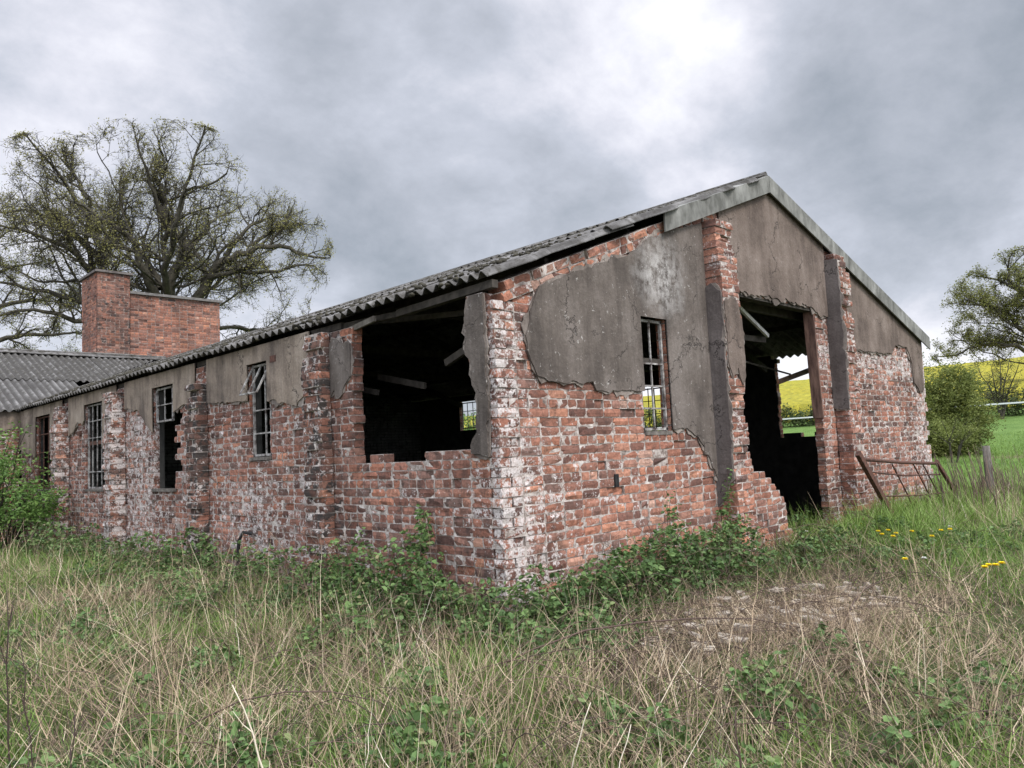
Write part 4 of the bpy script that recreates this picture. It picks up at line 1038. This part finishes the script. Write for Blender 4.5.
def T3():
    g = TreeGen(13); k = 46 / 782.8; c = lambda px, py, d=0: pp(px, py, d, -30, 480, k)
    def L(pts, r0, r1, num, lf=0.4, maxl=4, up=0.12, st=0.25):
        o, r, l = g.limb(pts, r0, r1, 0 if r0 > 0.15 else 1); g.side(o, r, l, 2, maxl, st, num, lf, up)
    L([(0, 0, -0.3), c(-30, 380), c(-32, 300), c(-40, 230), c(-40, 190)], 0.5, 0.06, 8, 0.3, st=0.5)
    L([c(-30, 350), c(0, 335), c(40, 330), c(85, 335)], 0.2, 0.04, 10, 0.3)
    L([c(-30, 320), c(0, 300, 1), c(45, 285, 1.5), c(80, 292, 2)], 0.2, 0.04, 10, 0.3)
    L([c(-32, 300), c(-5, 270, -1), c(30, 262, -2)], 0.18, 0.04, 8, 0.36)
    L([c(-35, 270), c(-15, 235, 1), c(5, 215, 1)], 0.16, 0.04, 7, 0.4)
    L([c(-30, 340), c(-60, 310), c(-100, 300)], 0.16, 0.04, 6, 0.4)
    L([c(-30, 365), c(10, 352, 2), c(60, 350, 3)], 0.14, 0.04, 8, 0.3)
    return g
d3 = Vector((10.49 - 3.0, 34.12 + 1.0, 0))
import mathutils
def at_px(px, D, y=470):
    v = cr * (px - 512) + cu * (384 - y) - cb * 782.8; v = v / 782.8 * D; return (CAM.x + v.x, CAM.y + v.y)
x3, y3 = at_px(-30, 46)
build_tree('oak_tree', 'low branched oak at the far left edge, its limbs sweeping over the corrugated wing', 'tree', (x3, y3, 0), T3(), 2.4, 0.09, LEAF_OAK2, BARK, 'trees behind the barn')
def T4():
    g = TreeGen(21); g.env = ((0, 0, 8.7), (7.9, 6, 5.0)); k = 52 / 782.8; c = lambda px, py, d=0: pp(px, py, d, 1062, 427, k)
    def L(pts, r0, r1, num, lf=0.4, maxl=4, up=0.12, st=0.25):
        o, r, l = g.limb(pts, r0, r1, 0 if r0 > 0.15 else 1); g.side(o, r, l, 2, maxl, st, num, lf, up)
    L([(0, 0, 1.5), c(1060, 370), c(1055, 320), c(1040, 275), c(1030, 250)], 0.5, 0.06, 9, 0.3, st=0.45)
    L([c(1058, 345), c(1035, 318), c(1015, 295), c(985, 290)], 0.22, 0.04, 9, 0.32)
    L([c(1045, 290), c(1020, 270, 1), c(1000, 262, 1)], 0.16, 0.04, 7, 0.36)
    L([c(1060, 360), c(1030, 345, -1), c(1000, 338, -1), c(962, 345, -1)], 0.2, 0.04, 10, 0.26)
    L([c(1040, 340), c(1010, 330, 2), c(975, 325, 2)], 0.14, 0.04, 8, 0.3)
    L([c(1060, 340), c(1085, 310), c(1110, 295)], 0.2, 0.04, 8, 0.36)
    L([c(1058, 330), c(1070, 280), c(1080, 250)], 0.2, 0.04, 8, 0.36)
    dome(g, (0, 0, 8.7), (7.9, 6, 5.0), [(0, 0, 5.2), (-.3, 0, 6.8), (-.6, 0, 8.5)], 18, 4)
    return g
x4, y4 = at_px(1062, 52, 420)
build_tree('oak_tree', 'pale green tree at the right edge overhanging the yellow field', 'tree', (x4, y4, 0), T4(), 3.5, 0.11, LEAF_OAK2, BARK)

LEAF_WILLOW = mat_leaf('willow_leaf', [(0, (0.075, 0.095, 0.025)), (0.5, (0.17, 0.20, 0.05)), (1, (0.28, 0.31, 0.10))], 0.35)
LEAF_ELDER = mat_leaf('elder_leaf', [(0, (0.055, 0.11, 0.025)), (0.5, (0.11, 0.20, 0.045)), (1, (0.19, 0.30, 0.08))], 0.25)
LEAF_BRAMBLE = mat_leaf('bramble_leaf', [(0, (0.035, 0.065, 0.02)), (0.45, (0.075, 0.135, 0.04)), (0.85, (0.14, 0.22, 0.07)), (1, (0.22, 0.20, 0.10))], 0.15)
LEAF_HEDGE = mat_leaf('hedge_leaf', [(0, (0.03, 0.045, 0.015)), (0.5, (0.06, 0.09, 0.025)), (1, (0.11, 0.14, 0.045))], 0.15)
def bush(name, label, cat, base, blobs, nleaf, lsize, mat, nst=40, group=None, stem=0.015):
    """blobs: (x,y,z,rx,ry,rz) in local coords; leaves sit in tufts on shoots running out to the blob surface"""
    t = thing(name, label, cat, base, 0, group); mb = MB(); P = []; H = []
    per = nleaf // len(blobs)
    for (x, y, z, rx, ry, rz) in blobs:
        nt_ = max(12, per // 22)
        for q in range(nt_):
            d = RNG.normal(0, 1, 3); d /= np.linalg.norm(d); rr = RNG.uniform(0.45, 1.08)
            c = np.array([x, y, z]) + d * np.array([rx, ry, rz]) * rr
            if c[2] < 0.05: c[2] = abs(c[2]) * 0.5
            hh = RNG.uniform(0.15, 0.85)
            sp = RNG.normal(0, 1, (22, 3)) * lsize * np.array([1.4, 1.4, 1.1])
            P.append(c + sp); H.append(np.full(22, hh))
        for q in range(nst // len(blobs)):
            d = RNG.normal(0, 1, 3); d /= np.linalg.norm(d); d[2] = abs(d[2]); e = np.array([x, y, z]) + d * np.array([rx, ry, rz])
            mb.tube([(x * 0.2, y * 0.2, -0.1), (x * 0.6 + RNG.normal(0, .1), y * 0.6, e[2] * 0.5), tuple(e)], [stem, stem * 0.7, stem * 0.3], 4)
    mb.build('stems', BARK, t)
    P = np.concatenate(P); P[:, 2] = np.maximum(P[:, 2], 0.02); leaves('foliage', P, lsize, mat, t, RNG, hue=np.concatenate(H))
    return t
def gz(x, y): return float(ground_h(x, y))
x, y = at_px(941, 23, 400)
bush('willow_bush', 'dense olive green bush close behind the right hand corner of the barn', 'bush', (x, y, gz(x, y)), [(-.2, 0, 1.1, 1.0, 1.1, 1.1), (-.7, .2, 0.5, .9, .9, .6), (.2, -.2, .4, .8, .8, .5), (-.6, .8, 2.2, .9, .9, 1.0), (.3, -.5, 1.0, .8, .8, .8), (-.9, .6, 1.4, 1.0, 1.0, 1.3), (0.2, -.3, 2.0, .7, .7, .7)], 42000, 0.06, LEAF_WILLOW, 60)
x, y = at_px(950, 20, 440)
bush('sapling', 'small light green sapling in front of the pasture by the slim post', 'bush', (x, y, gz(x, y)), [(0, 0, 0.9, .7, .5, .28), (.35, -.3, 0.75, .4, .4, .2)], 1500, 0.045, LEAF_WILLOW, 16)
x, y = at_px(1000, 40, 400)
g = TreeGen(31); g.env = ((0, 0, 2.2), (1.7, 1.4, 1.5))
for (a_, b_) in ((-.9, 2.8), (.2, 3.3), (1.0, 2.7), (-.3, 2.6), (.6, 2.9)):
    o_, r_, l_ = g.limb([(0, 0, -.1), (a_ * .25, 0, 1.0), (a_, random.uniform(-.6, .6), b_)], 0.07, 0.015, 1); g.side(o_, r_, l_, 3, 4, 0.25, 8, 0.35, 0.2)
build_tree('small_tree', 'small thin leafed tree standing in front of the yellow field at the right edge', 'tree', (x, y, gz(x, y)), g, 4, 0.07, LEAF_OAK2, BARK)
x, y = 15.5, 17.5
bush('hazel_bush', 'green bush glimpsed through the small far window of the barn', 'bush', (x, y, gz(x, y)), [(0, 0, 1.4, 1.8, 1.8, 1.2)], 5000, 0.07, LEAF_ELDER, 30)
# hedge
t = thing('hedgerow', 'dark green hedge between the pasture and the yellow field', 'hedge', (44, 0, gz(44, 0))); mb = MB(); P = []; H = []
for q in range(5600):
    y_ = RNG.uniform(-30, 75); hh_ = 1.35 + 0.45 * math.sin(y_ * 0.9) + 0.35 * math.sin(y_ * 2.3 + 1); c = np.array([RNG.normal(0, 0.5), y_, gz(44, y_) - gz(44, 0) + RNG.uniform(0.05, hh_)])
    P.append(c + RNG.normal(0, 0.16, (16, 3))); H.append(np.full(16, RNG.uniform(.1, .9)))
for q in range(220):
    y_ = RNG.uniform(-30, 75); z_ = gz(44, y_) - gz(44, 0); mb.tube([(0, y_, z_ - .1), (RNG.normal(0, .2), y_ + RNG.normal(0, .2), z_ + 1.2)], [0.03, 0.012], 4)
leaves('foliage', np.concatenate(P), 0.13, LEAF_HEDGE, t, RNG, hue=np.concatenate(H)); mb.build('stems', BARK, t)
# elder at the left
bush('elder_bush', 'bright green elder bush growing against the far left end of the side wall', 'bush', (-0.75, 12.2, 0), [(0, 0, 1.5, .7, 1.3, 0.85), (-.5, .6, 1.1, .8, 1.0, .9), (-.2, -.9, 1.1, .45, .8, .7), (-1.5, .4, 1.3, .8, .9, .8), (0.15, -1.9, 0.9, .3, .6, .35), (-.3, .8, 2.05, .5, .7, .3), (-.2, -.3, .5, .4, .9, .5)], 9500, 0.06, LEAF_ELDER, 110)
bush('elder_bush', 'dark leaved elder bush in front of the wing at the left edge', 'bush', (-2.6, 13.0, 0), [(0, 0, 0.9, .8, .6, 0.9), (-.9, 0, 0.8, .8, .6, .8)], 6000, 0.065, LEAF_HEDGE, 30)  # takes the darker hedge leaf colour

# ------------------------------------------------------------------ ground vegetation
GRASS = mat_leaf('green_grass', [(0, (0.065, 0.095, 0.03)), (0.5, (0.135, 0.215, 0.045)), (0.85, (0.21, 0.33, 0.065)), (1, (0.31, 0.37, 0.14))], 0.25)
STRAW = mat_leaf('dead_grass', [(0, (0.12, 0.085, 0.06)), (0.4, (0.35, 0.262, 0.172)), (0.8, (0.60, 0.49, 0.345)), (1, (0.76, 0.69, 0.56))], 0.15, 0.8)
STEM = mat_leaf('bramble_stem', [(0, (0.045, 0.03, 0.025)), (0.6, (0.10, 0.065, 0.05)), (1, (0.17, 0.13, 0.09))], 0, 0.7)
def fbm(x, y, s=1.0, seed=0):
    v = 0
    for k, a in ((1, 1.0), (2.1, 0.6), (4.3, 0.35)):
        v = v + a * np.sin(x * s * k * 1.3 + seed + 1.7 * np.sin(y * s * k * 0.9 + seed * 2)) * np.sin(y * s * k * 1.1 + seed * 1.3 + 1.4 * np.sin(x * s * k * 0.7))
    return v / 1.95
def outside(x, y):
    ins = (x > -0.03) & (x < 9.4) & (y > -0.03)
    w = (y > 13.8) & (x < 0)
    b = ((np.abs(x - 3.14) < 0.2) | (np.abs(x - 6.04) < 0.2)) & (y > -0.22) & (x > 1)
    door = (x > 4.55) & (x < 5.5) & (y < 0.9) & (y > -0.05)
    return (~ins | door) & ~w & ~b
HEAD = math.atan2(-cb.y, -cb.x)
def fan(n, r0, r1, p=1.0, a0=-38, a1=38):
    """points over the ground in view, denser near the camera"""
    u = RNG.random(n); r = (r0 ** p + u * (r1 ** p - r0 ** p)) ** (1 / p)
    a = HEAD - np.radians(RNG.uniform(a0, a1, n))
    x = CAM.x + r * np.cos(a) / np.cos(a - HEAD); y = CAM.y + r * np.sin(a) / np.cos(a - HEAD)
    k = outside(x, y); return x[k], y[k], r[k]
def ribbons(name, x, y, z, H, az, lean, curve, width, hue, mat, label, cat, segs=4, face=None):
    n = len(x); t = np.linspace(0, 1, segs + 1)[None]
    hx = np.cos(az)[:, None]; hy = np.sin(az)[:, None]; H = H[:, None]; lean = lean[:, None]; curve = curve[:, None]
    off = (lean * t + curve * t ** 2) * H
    rise = H * t * np.sqrt(np.clip(1 - (lean + 0.6 * curve * t) ** 2, 0.02, 1))
    kink = RNG.normal(0, 0.012, (n, segs + 1)) * H * (t > 0)
    X = x[:, None] + hx * off - hy * kink; Y = y[:, None] + hy * off + hx * kink; Z = z[:, None] + rise
    fa = (az + RNG.uniform(0.6, 2.5, n))[:, None]; w = (width[:, None] * (1 - 0.88 * t ** 1.4)) * 0.5
    wx = np.cos(fa) * w; wy = np.sin(fa) * w
    V = np.stack([np.stack([X - wx, Y - wy, Z], -1), np.stack([X + wx, Y + wy, Z], -1)], 2).reshape(n, -1, 3)
    k = 2 * (segs + 1); f = np.array([(2 * i, 2 * i + 1, 2 * i + 3, 2 * i + 2) for i in range(segs)])
    F = (f[None] + (np.arange(n) * k)[:, None, None]).reshape(-1, 4)
    A = np.repeat(np.stack([np.clip(hue, 0, 1), RNG.random(n), RNG.random(n), np.ones(n)], -1)[:, None], k, 1)
    return tag(mesh_np(name, V.reshape(-1, 3), F, mat, None, None, {'bc': A.reshape(-1, 4)}), label, cat, None, 'stuff')
def tuft(x, y, k, rad):
    n = len(x); a = RNG.uniform(0, 6.28, (n, k)); q = rad * np.sqrt(RNG.random((n, k))) * RNG.uniform(0.5, 1.6, (n, 1))
    X = (x[:, None] + q * np.cos(a)).ravel(); Y = (y[:, None] + q * np.sin(a)).ravel(); a = (a + RNG.normal(0, 0.6, (n, k))).ravel()
    hs = np.repeat(RNG.uniform(0.6, 1.35, n), k); hu = np.repeat(RNG.normal(0, 0.14, n), k); ok = outside(X, Y)
    return X[ok], Y[ok], a[ok], hs[ok], hu[ok]
def patch_w(x, y):      # weight of the bare straw patch in front of the gable
    return np.exp(-(((x - 1.35) / 1.9) ** 2 + ((y + 1.38) / 0.72) ** 2) ** 2)
def dry_w(x, y): return np.exp(-(((x - 1.3) / 2.3) ** 2 + ((y + 1.75) / 0.95) ** 2) ** 1.5)
def lawn_w(x, y):       # lush grass right of the doorway
    return _sm((x - 3.6) / 1.2) * _sm((y + 2.6 + (x - 4) * -0.05) / 0.8)
def green_w(x, y): return np.clip(0.55 + 0.55 * fbm(x, y, 0.9, 2), 0, 1)
# green grass
x, y, r = fan(9500, 1.9, 13, 1.1)
w = green_w(x, y) * (1 - 0.97 * patch_w(x, y)) * (1 - 0.8 * dry_w(x, y)); w = np.maximum(w, lawn_w(x, y) * 1.1 * (1 - dry_w(x, y))); keep = RNG.random(len(x)) < w + 0.10
x, y, az_, hs, hu = tuft(x[keep], y[keep], 15, 0.055); n = len(x); lw = lawn_w(x, y); r = np.hypot(x - CAM.x, y - CAM.y)
Hh = RNG.uniform(0.08, 0.24, n) * hs * (1 + 0.5 * lw) * (1 + 0.3 * fbm(x, y, 1.7, 5)); Hh *= 1 - 0.5 * patch_w(x, y)
ribbons('long_grass', x, y, ground_h(x, y) - 0.01, Hh, az_, RNG.uniform(0.05, 0.55, n), RNG.uniform(0, 0.8, n), RNG.uniform(0.0035, 0.007, n) * (1 + 0.05 * r), RNG.normal(0.45, 0.15, n) + hu + 0.25 * lw, GRASS, 'green grass tufts growing through the dead stalks around the barn', 'grass')
# fine low grass and weeds in between
x, y, r = fan(42000, 1.9, 12, 1.1)
keep = RNG.random(len(x)) < (0.75 + 0.25 * fbm(x, y, 1.2, 3)) * (1 - 0.95 * patch_w(x, y)) * (1 - 0.6 * dry_w(x, y)); x, y, r = x[keep], y[keep], r[keep]; n = len(x)
ribbons('short_grass', x, y, ground_h(x, y) - 0.01, RNG.uniform(0.04, 0.13, n), RNG.uniform(0, 6.28, n), RNG.uniform(0.1, 0.8, n), RNG.uniform(0, 0.6, n), RNG.uniform(0.003, 0.006, n) * (1 + 0.05 * r), RNG.normal(0.4, 0.2, n), GRASS, 'short undergrowth of fine green grass beneath the taller tufts', 'grass', 3)
# dead stalks in tussocks
x, y, r = fan(2300, 2.0, 12, 1.2)
w = np.clip(0.45 - 0.6 * fbm(x, y, 0.8, 9), 0.06, 1) * (1 - 0.93 * patch_w(x, y)) * (1 - 0.75 * lawn_w(x, y)); w = np.maximum(w, 0.9 * _sm((x - 5.2) / 1) * _sm((-0.9 - y) / 0.5))
w = np.where((x > -0.9) & (y > -0.7) & (x < 4), w * 0.25, w)
keep = RNG.random(len(x)) < w; x, y, az_, hs, hu = tuft(x[keep], y[keep], 9, 0.09); n = len(x); r = np.hypot(x - CAM.x, y - CAM.y)
ribbons('dead_stalks', x, y, ground_h(x, y) - 0.01, RNG.uniform(0.2, 0.62, n) * hs, az_, RNG.beta(1.4, 2.6, n) * 0.95, RNG.uniform(-0.1, 0.5, n), RNG.uniform(0.002, 0.0048, n) * (1 + 0.04 * r), RNG.normal(0.52, 0.16, n) + hu, STRAW, 'pale dead grass stalks standing and leaning across the foreground', 'dead grass', 6)
# fallen matted straw, lying in swathes
x, y, r = fan(100000, 1.9, 10, 1.1)
pw = patch_w(x, y); w = np.clip(0.36 - 0.6 * fbm(x, y, 0.9, 2), 0.06, 1) + 0.45 * pw + 0.45 * dry_w(x, y); w *= 0.75 + 0.5 * fbm(x, y, 3.1, 6); w = w * (1 - 0.85 * lawn_w(x, y) * (1 - dry_w(x, y))); keep = RNG.random(len(x)) < w; x, y, r, pw = x[keep], y[keep], r[keep], pw[keep]; n = len(x)
ribbons('matted_straw', x, y, ground_h(x, y) + RNG.uniform(0, 0.12, n) * (1 - 0.75 * pw), RNG.uniform(0.06, 0.34, n), 2.6 * fbm(x, y, 1.1, 4) + RNG.normal(0, 0.75, n) + 3.14 * (RNG.random(n) < 0.5), RNG.uniform(0.8, 0.985, n), RNG.uniform(-0.3, 0.15, n), RNG.uniform(0.002, 0.0055, n) * (1 + 0.04 * r), RNG.normal(0.36, 0.2, n) + 0.2 * fbm(x, y, 2.2, 7) - 0.04 * pw, STRAW, 'flattened tangle of dead straw covering the ground before the gable', 'dead grass', 3)
# meadow tufts farther right
x, y, r = fan(36000, 11, 32, 1.0, 20, 40)
keep = x > 9.6; x, y, r = x[keep], y[keep], r[keep]; n = len(x)
ribbons('pasture_grass', x, y, ground_h(x, y) - 0.01, RNG.uniform(0.05, 0.14, n), RNG.uniform(0, 6.28, n), RNG.uniform(0.1, 0.6, n), RNG.uniform(0, 0.5, n), RNG.uniform(0.008, 0.02, n), RNG.normal(0.62, 0.15, n), GRASS, 'short bright green pasture grass beyond the barn', 'grass', 2)

# brambles along the walls
mounds = []
def band_m(x0, y0, x1, y1, n, rad, h):
    for i in range(n):
        t = (i + RNG.uniform(0, 1)) / n; mounds.append((x0 + (x1 - x0) * t + RNG.normal(0, .07), y0 + (y1 - y0) * t + RNG.normal(0, .07), rad * RNG.uniform(.7, 1.25), h * RNG.uniform(.8, 1.4)))
band_m(-0.35, 0.15, -0.5, 2.4, 11, 0.36, 0.46); band_m(-0.45, 2.6, -0.6, 10.5, 17, 0.36, 0.40)
band_m(-0.9, 0.0, -1.2, 6.0, 12, 0.32, 0.24)
band_m(-0.15, -0.3, 1.4, -0.42, 9, 0.32, 0.36); band_m(1.3, -0.36, 2.9, -0.38, 9, 0.36, 0.46); band_m(2.9, -0.55, 4.9, -0.8, 7, 0.32, 0.20)
band_m(3.5, -1.25, 6.5, -1.75, 6, 0.3, 0.18); band_m(-0.5, -0.7, 0.6, -0.95, 7, 0.3, 0.22)
mounds += [(-0.1, -0.14, 0.26, 0.42), (-0.28, -0.05, 0.28, 0.40), (0.25, -0.25, 0.26, 0.38), (-0.5, -0.35, 0.3, 0.3), (0.0, -0.45, 0.3, 0.3), (0.6, -0.3, .3, .42), (1.0, -0.3, .3, .45), (-0.22, 0.75, 0.24, 0.66), (-0.25, 1.7, 0.22, 0.52), (2.45, -0.3, 0.33, 0.60), (2.8, -0.25, 0.28, 0.55), (-0.3, 4.6, 0.3, 0.5), (-0.28, 3.2, .25, .5)]
for _ in range(95):
    x, y, r = fan(3, 2.5, 7.0, 1.3)
    if len(x): mounds.append((x[0], y[0], RNG.uniform(.12, .30), RNG.uniform(.12, .27)))
P = []; Hu = []
for (cx, cy, rad, h) in mounds:
    if patch_w(np.array(cx), np.array(cy)) > 0.4 or (dry_w(np.array(cx), np.array(cy)) > 0.5 and random.random() < 0.75): continue
    n = int(620 * rad * (0.5 + h) * 2.2); nt_ = max(4, n // 7)
    a = RNG.uniform(0, 6.28, nt_); q = np.sqrt(RNG.random(nt_)); X = cx + rad * q * np.cos(a); Y = cy + rad * q * np.sin(a)
    Zt = h * (1 - q ** 2) ** 0.6 * RNG.uniform(0.35, 1.08, nt_); hue = RNG.uniform(0.15, 0.75, nt_) + 0.2 * RNG.random()
    X = np.repeat(X, 7) + RNG.normal(0, 0.022, nt_ * 7); Y = np.repeat(Y, 7) + RNG.normal(0, 0.022, nt_ * 7)
    Z = np.repeat(Zt, 7) + RNG.normal(0, 0.012, nt_ * 7)
    ok = outside(X + 0.02, Y + 0.02); P.append(np.stack([X, Y, ground_h(X, Y) + np.maximum(Z, 0.02)], -1)[ok]); Hu.append(np.repeat(hue, 7)[ok])
P = np.concatenate(P); print('bramble leaves', len(P))
tag(leaves('bramble_thicket', P, 0.036, LEAF_BRAMBLE, None, RNG, up=0.9, asp=0.72, hue=np.concatenate(Hu), sv=0.55), 'dark green bramble leaves banked along the foot of the walls', 'brambles', kind='stuff')
mb = MB()
def cane(mb, x, y, L_, az_, h, r0, c=None):
    pts = []; z0 = gz(x, y); a_ = az_
    for i in range(8):
        t = i / 7; pts.append((x, y, z0 + h * 4 * t * (1 - t) * (1 + 0.1 * random.random()) + 0.02)); a_ += random.uniform(-.18, .18); x += math.cos(a_) * L_ / 7; y += math.sin(a_) * L_ / 7
        if x > -0.04 and y > -0.04 and x < 9.3: x = min(x, -0.05) if x < 0.3 else x; y = min(y, -0.06) if x >= 0 else y
    mb.tube(pts, [r0 * (1 - 0.6 * i / 7) for i in range(8)], 5, (c if c is not None else random.random(), 0, 0, 1))
for (cx, cy, rad, h) in mounds:
    for _ in range(4): cane(mb, cx + random.uniform(-rad, rad) * .6, min(cy, 12) + random.uniform(-rad, rad) * .4, random.uniform(.4, 1.1), random.uniform(0, 6.28), h * random.uniform(.4, 1.1), random.uniform(.0015, .0035))
x, y, r = fan(520, 2.3, 7, 1.2)
for a, b in zip(x, y): cane(mb, a, b, random.uniform(.25, 1.1), random.uniform(0, 6.28), random.uniform(.03, .26), random.uniform(.001, .0032))
for _ in range(240):
    a, b = random.gauss(1.1, 1.2), random.gauss(-1.6, .5); cane(mb, a, b, random.uniform(.4, 1.3), random.uniform(0, 6.28), random.uniform(.02, .2), random.uniform(.0012, .0035))
for _ in range(170):
    a, b = random.uniform(7.2, 10.5), random.uniform(-1.4, -.3); z_ = gz(a, b); l_ = random.gauss(0, .15); h_ = random.uniform(.4, .85); mb.tube([(a, b, z_), (a + l_ * .5, b, z_ + h_ * .5), (a + l_ * 1.3, b + .05, z_ + h_)], [.006, .004, .002], 4, (random.random(), 0, 0, 1))
o = mb.build('bramble_canes', STEM, None, True); tag(o, 'thin brown arching bramble canes tangled through the grass', 'brambles', kind='stuff')
# a few long canes and stalks that stand out
def long_cane(label, x, y, L_, az_, h, r0, hue=.4):
    mb = MB(); cane(mb, x, y, L_, az_, h, r0, hue); tag(mb.build('bramble_cane', STEM, None, True), label, 'cane')
x_, y_ = at_px(640, 3.9, 620); long_cane('long dark cane arching low over the straw patch', -1.0, -0.75, 2.4, -0.35, 0.22, 0.007)
long_cane('dark cane lying across the right side of the straw patch', 0.9, -2.0, 2.1, 0.15, 0.16, 0.006)
long_cane('cane curving low in the foreground left of centre', -2.6, -0.2, 1.6, -0.5, 0.28, 0.005)
def stalk(label, x, y, h, lx, ly, r0, mat, hue, forks=0, nm='dead_stalk'):
    mb = MB(); z = gz(x, y); c = (hue, 0, 0, 1)
    pts = [(x + lx * t ** 1.3 + random.gauss(0, .006), y + ly * t ** 1.3, z + h * t) for t in np.linspace(0, 1, 7)]
    mb.tube(pts, [r0 * (1 - .6 * i / 6) for i in range(7)], 6, c)
    for k in range(forks):
        i = random.randint(2, 5); p = Vector(pts[i]); d = Vector((random.uniform(-1, 1), random.uniform(-1, 1), 1.1)).normalized() * random.uniform(.05, .16)
        mb.tube([p, p + d * .5, p + d + Vector((0, 0, .02))], [r0 * .45, r0 * .35, r0 * .15], 5, c)
    tag(mb.build(nm, mat, None, True), label, 'stalk')
def st_px(px, D): return at_px(px, D, 700)
for (px, D, h, lx, ly, r0, hue, f, lab) in ((38, 3.2, .75, -.05, .05, .004, .05, 9, 'dark seedy dock stalk near the left edge'), (12, 3.4, .95, -.03, 0, .0045, .0, 12, 'tall dark dead stalk at the far left edge of the photo'),
        (70, 3.0, .5, .02, .02, .004, .02, 8, 'short dark forked stalk in the left foreground'), (560, 3.1, .42, .06, -.1, .004, 1.0, 0, 'thick pale straw stalk at the bottom centre leaning right'),
        (600, 3.0, .38, .12, -.05, .0035, 1.0, 0, 'pale straw stalk crossing its neighbour at the bottom centre'), (738, 2.9, .5, .02, .03, .007, .25, 3, 'thick brown woody stalk in the right foreground'),
        (275, 3.0, .55, -.12, .1, .005, .95, 2, 'thick pale broken stalk left of the centre foreground'), (640, 3.6, .4, .3, -.1, .003, .9, 0, 'long pale stalk leaning far over before the straw patch'),
        (900, 3.6, .45, -.2, .1, .004, .9, 1, 'bent straw stalk in the right foreground')):
    x_, y_ = st_px(px, D); stalk(lab, x_, y_, h, lx, ly, r0, STRAW if hue > .5 else STEM, hue, f)
# pale stones showing in the straw patch
STONE = mat_simple('chalky_stone', (0.22, 0.19, 0.155), (0.46, 0.41, 0.345), 25)
for i in range(75):
    a = random.uniform(0, 6.28); q = math.sqrt(random.random()); x_ = 1.45 + 1.6 * q * math.cos(a); y_ = -1.4 + 0.55 * q * math.sin(a)
    rock('pale flat stone showing through the straw patch before the gable', (x_, y_, gz(x_, y_) + 0.06), (random.uniform(.02, .075), random.uniform(.015, .04), random.uniform(.008, .02)), STONE, 'pale stones in the straw patch', 'stone')
# dandelions
YEL = mat_simple('dandelion_yellow', (0.70, 0.52, 0.01), (0.85, 0.68, 0.02), 60, bump=0)
CLOCK = mat_simple('dandelion_clock', (0.55, 0.55, 0.5), (0.75, 0.75, 0.7), 60, bump=0)
def dandelion(label, x, y, h, s, mat, grp):
    z = gz(x, y); t = thing('dandelion', label, 'flower', (x, y, z), 0, grp)
    mb = MB(); mb.tube([(0, 0, 0), (.01, 0, h * .5), (.015, .005, h)], .0025, 5, (.6, 0, 0, 1)); mb.build('stem', GRASS, t)
    n = 40; P_ = np.tile([[.015, .005, h]], (n, 1)); a = np.arange(n) * 2.4; ti = np.linspace(0.05, 0.75, n)
    D_ = np.stack([np.cos(a) * np.cos(ti), np.sin(a) * np.cos(ti), np.sin(ti)], -1); S_ = np.cross(D_, [0, 0, 1.0]); S_ /= np.linalg.norm(S_, axis=1)[:, None]
    V = np.stack([P_ - S_ * s * .06, P_ + S_ * s * .06, P_ + D_ * s * .5 + S_ * s * .1, P_ + D_ * s * .5 - S_ * s * .1], 1)
    F = np.arange(n * 4).reshape(-1, 4); mesh_np('flower_head', V.reshape(-1, 3), F, mat, t)
def fpx(px, py, z):   # world point where the sight line through (px,py) meets height z
    v = cr * (px - 512) + cu * (384 - py) - cb * 782.8; k = (z - CAM.z) / v.z; return CAM.x + v.x * k, CAM.y + v.y * k
for (px, py) in ((882, 535), (888, 531), (893, 537), (878, 532), (896, 534), (905, 560), (989, 566), (996, 566), (1002, 564), (941, 531), (932, 537), (862, 524), (950, 530), (912, 532), (985, 568)):
    x_, y_ = fpx(px, py, 0.37); dandelion('yellow dandelion in the lush grass right of the doorway', x_, y_, 0.37 - gz(x_, y_) if gz(x_, y_) < .3 else .12, .05, YEL, 'dandelions in the grass')
for (px, py) in ((924, 559), (950, 527), (822, 533), (806, 532)):
    x_, y_ = fpx(px, py, 0.33); dandelion('pale dandelion seed head in the grass right of the doorway', x_, y_, max(.1, 0.33 - gz(x_, y_)), .045, CLOCK, 'dandelion seed heads')
# leafy sprigs growing on the wall foot
def sprig(label, x, y, h, n, mat, s=.035):
    t = thing('bramble_sprig', label, 'plant', (x, y, gz(x, y))); mb = MB(); P_ = []
    for k in range(3):
        dx, dy = random.uniform(-.08, .08), random.uniform(-.1, 0); hh_ = h * random.uniform(.7, 1)
        mb.tube([(0, 0, 0), (dx * .4, dy * .4, hh_ * .5), (dx, dy, hh_)], [.004, .003, .0015], 5, (.5, 0, 0, 1))
        for q in range(n): 
            tt = random.uniform(.35, 1.02); P_.append((dx * tt + random.gauss(0, .03), dy * tt + random.gauss(0, .02) - .01, hh_ * tt + random.gauss(0, .02)))
    mb.build('stem', STEM, t); leaves('foliage', np.array(P_), s, mat, t, RNG, hue=np.full(len(P_), .6))
sprig('green bramble sprig climbing the red bricks below the gable window', 1.93, -0.08, 0.92, 30, LEAF_BRAMBLE)
sprig('green sprig growing up the crack beside the doorway buttress', 2.86, -0.12, 0.98, 45, LEAF_BRAMBLE)
sprig('leafy sprig standing up against the wall left of the corner', -0.12, 0.85, 0.78, 60, LEAF_BRAMBLE, .045)
sprig('small weed by the tall dark stalk at the foot of the broken wall', 3.9, -0.35, 0.45, 30, LEAF_BRAMBLE)
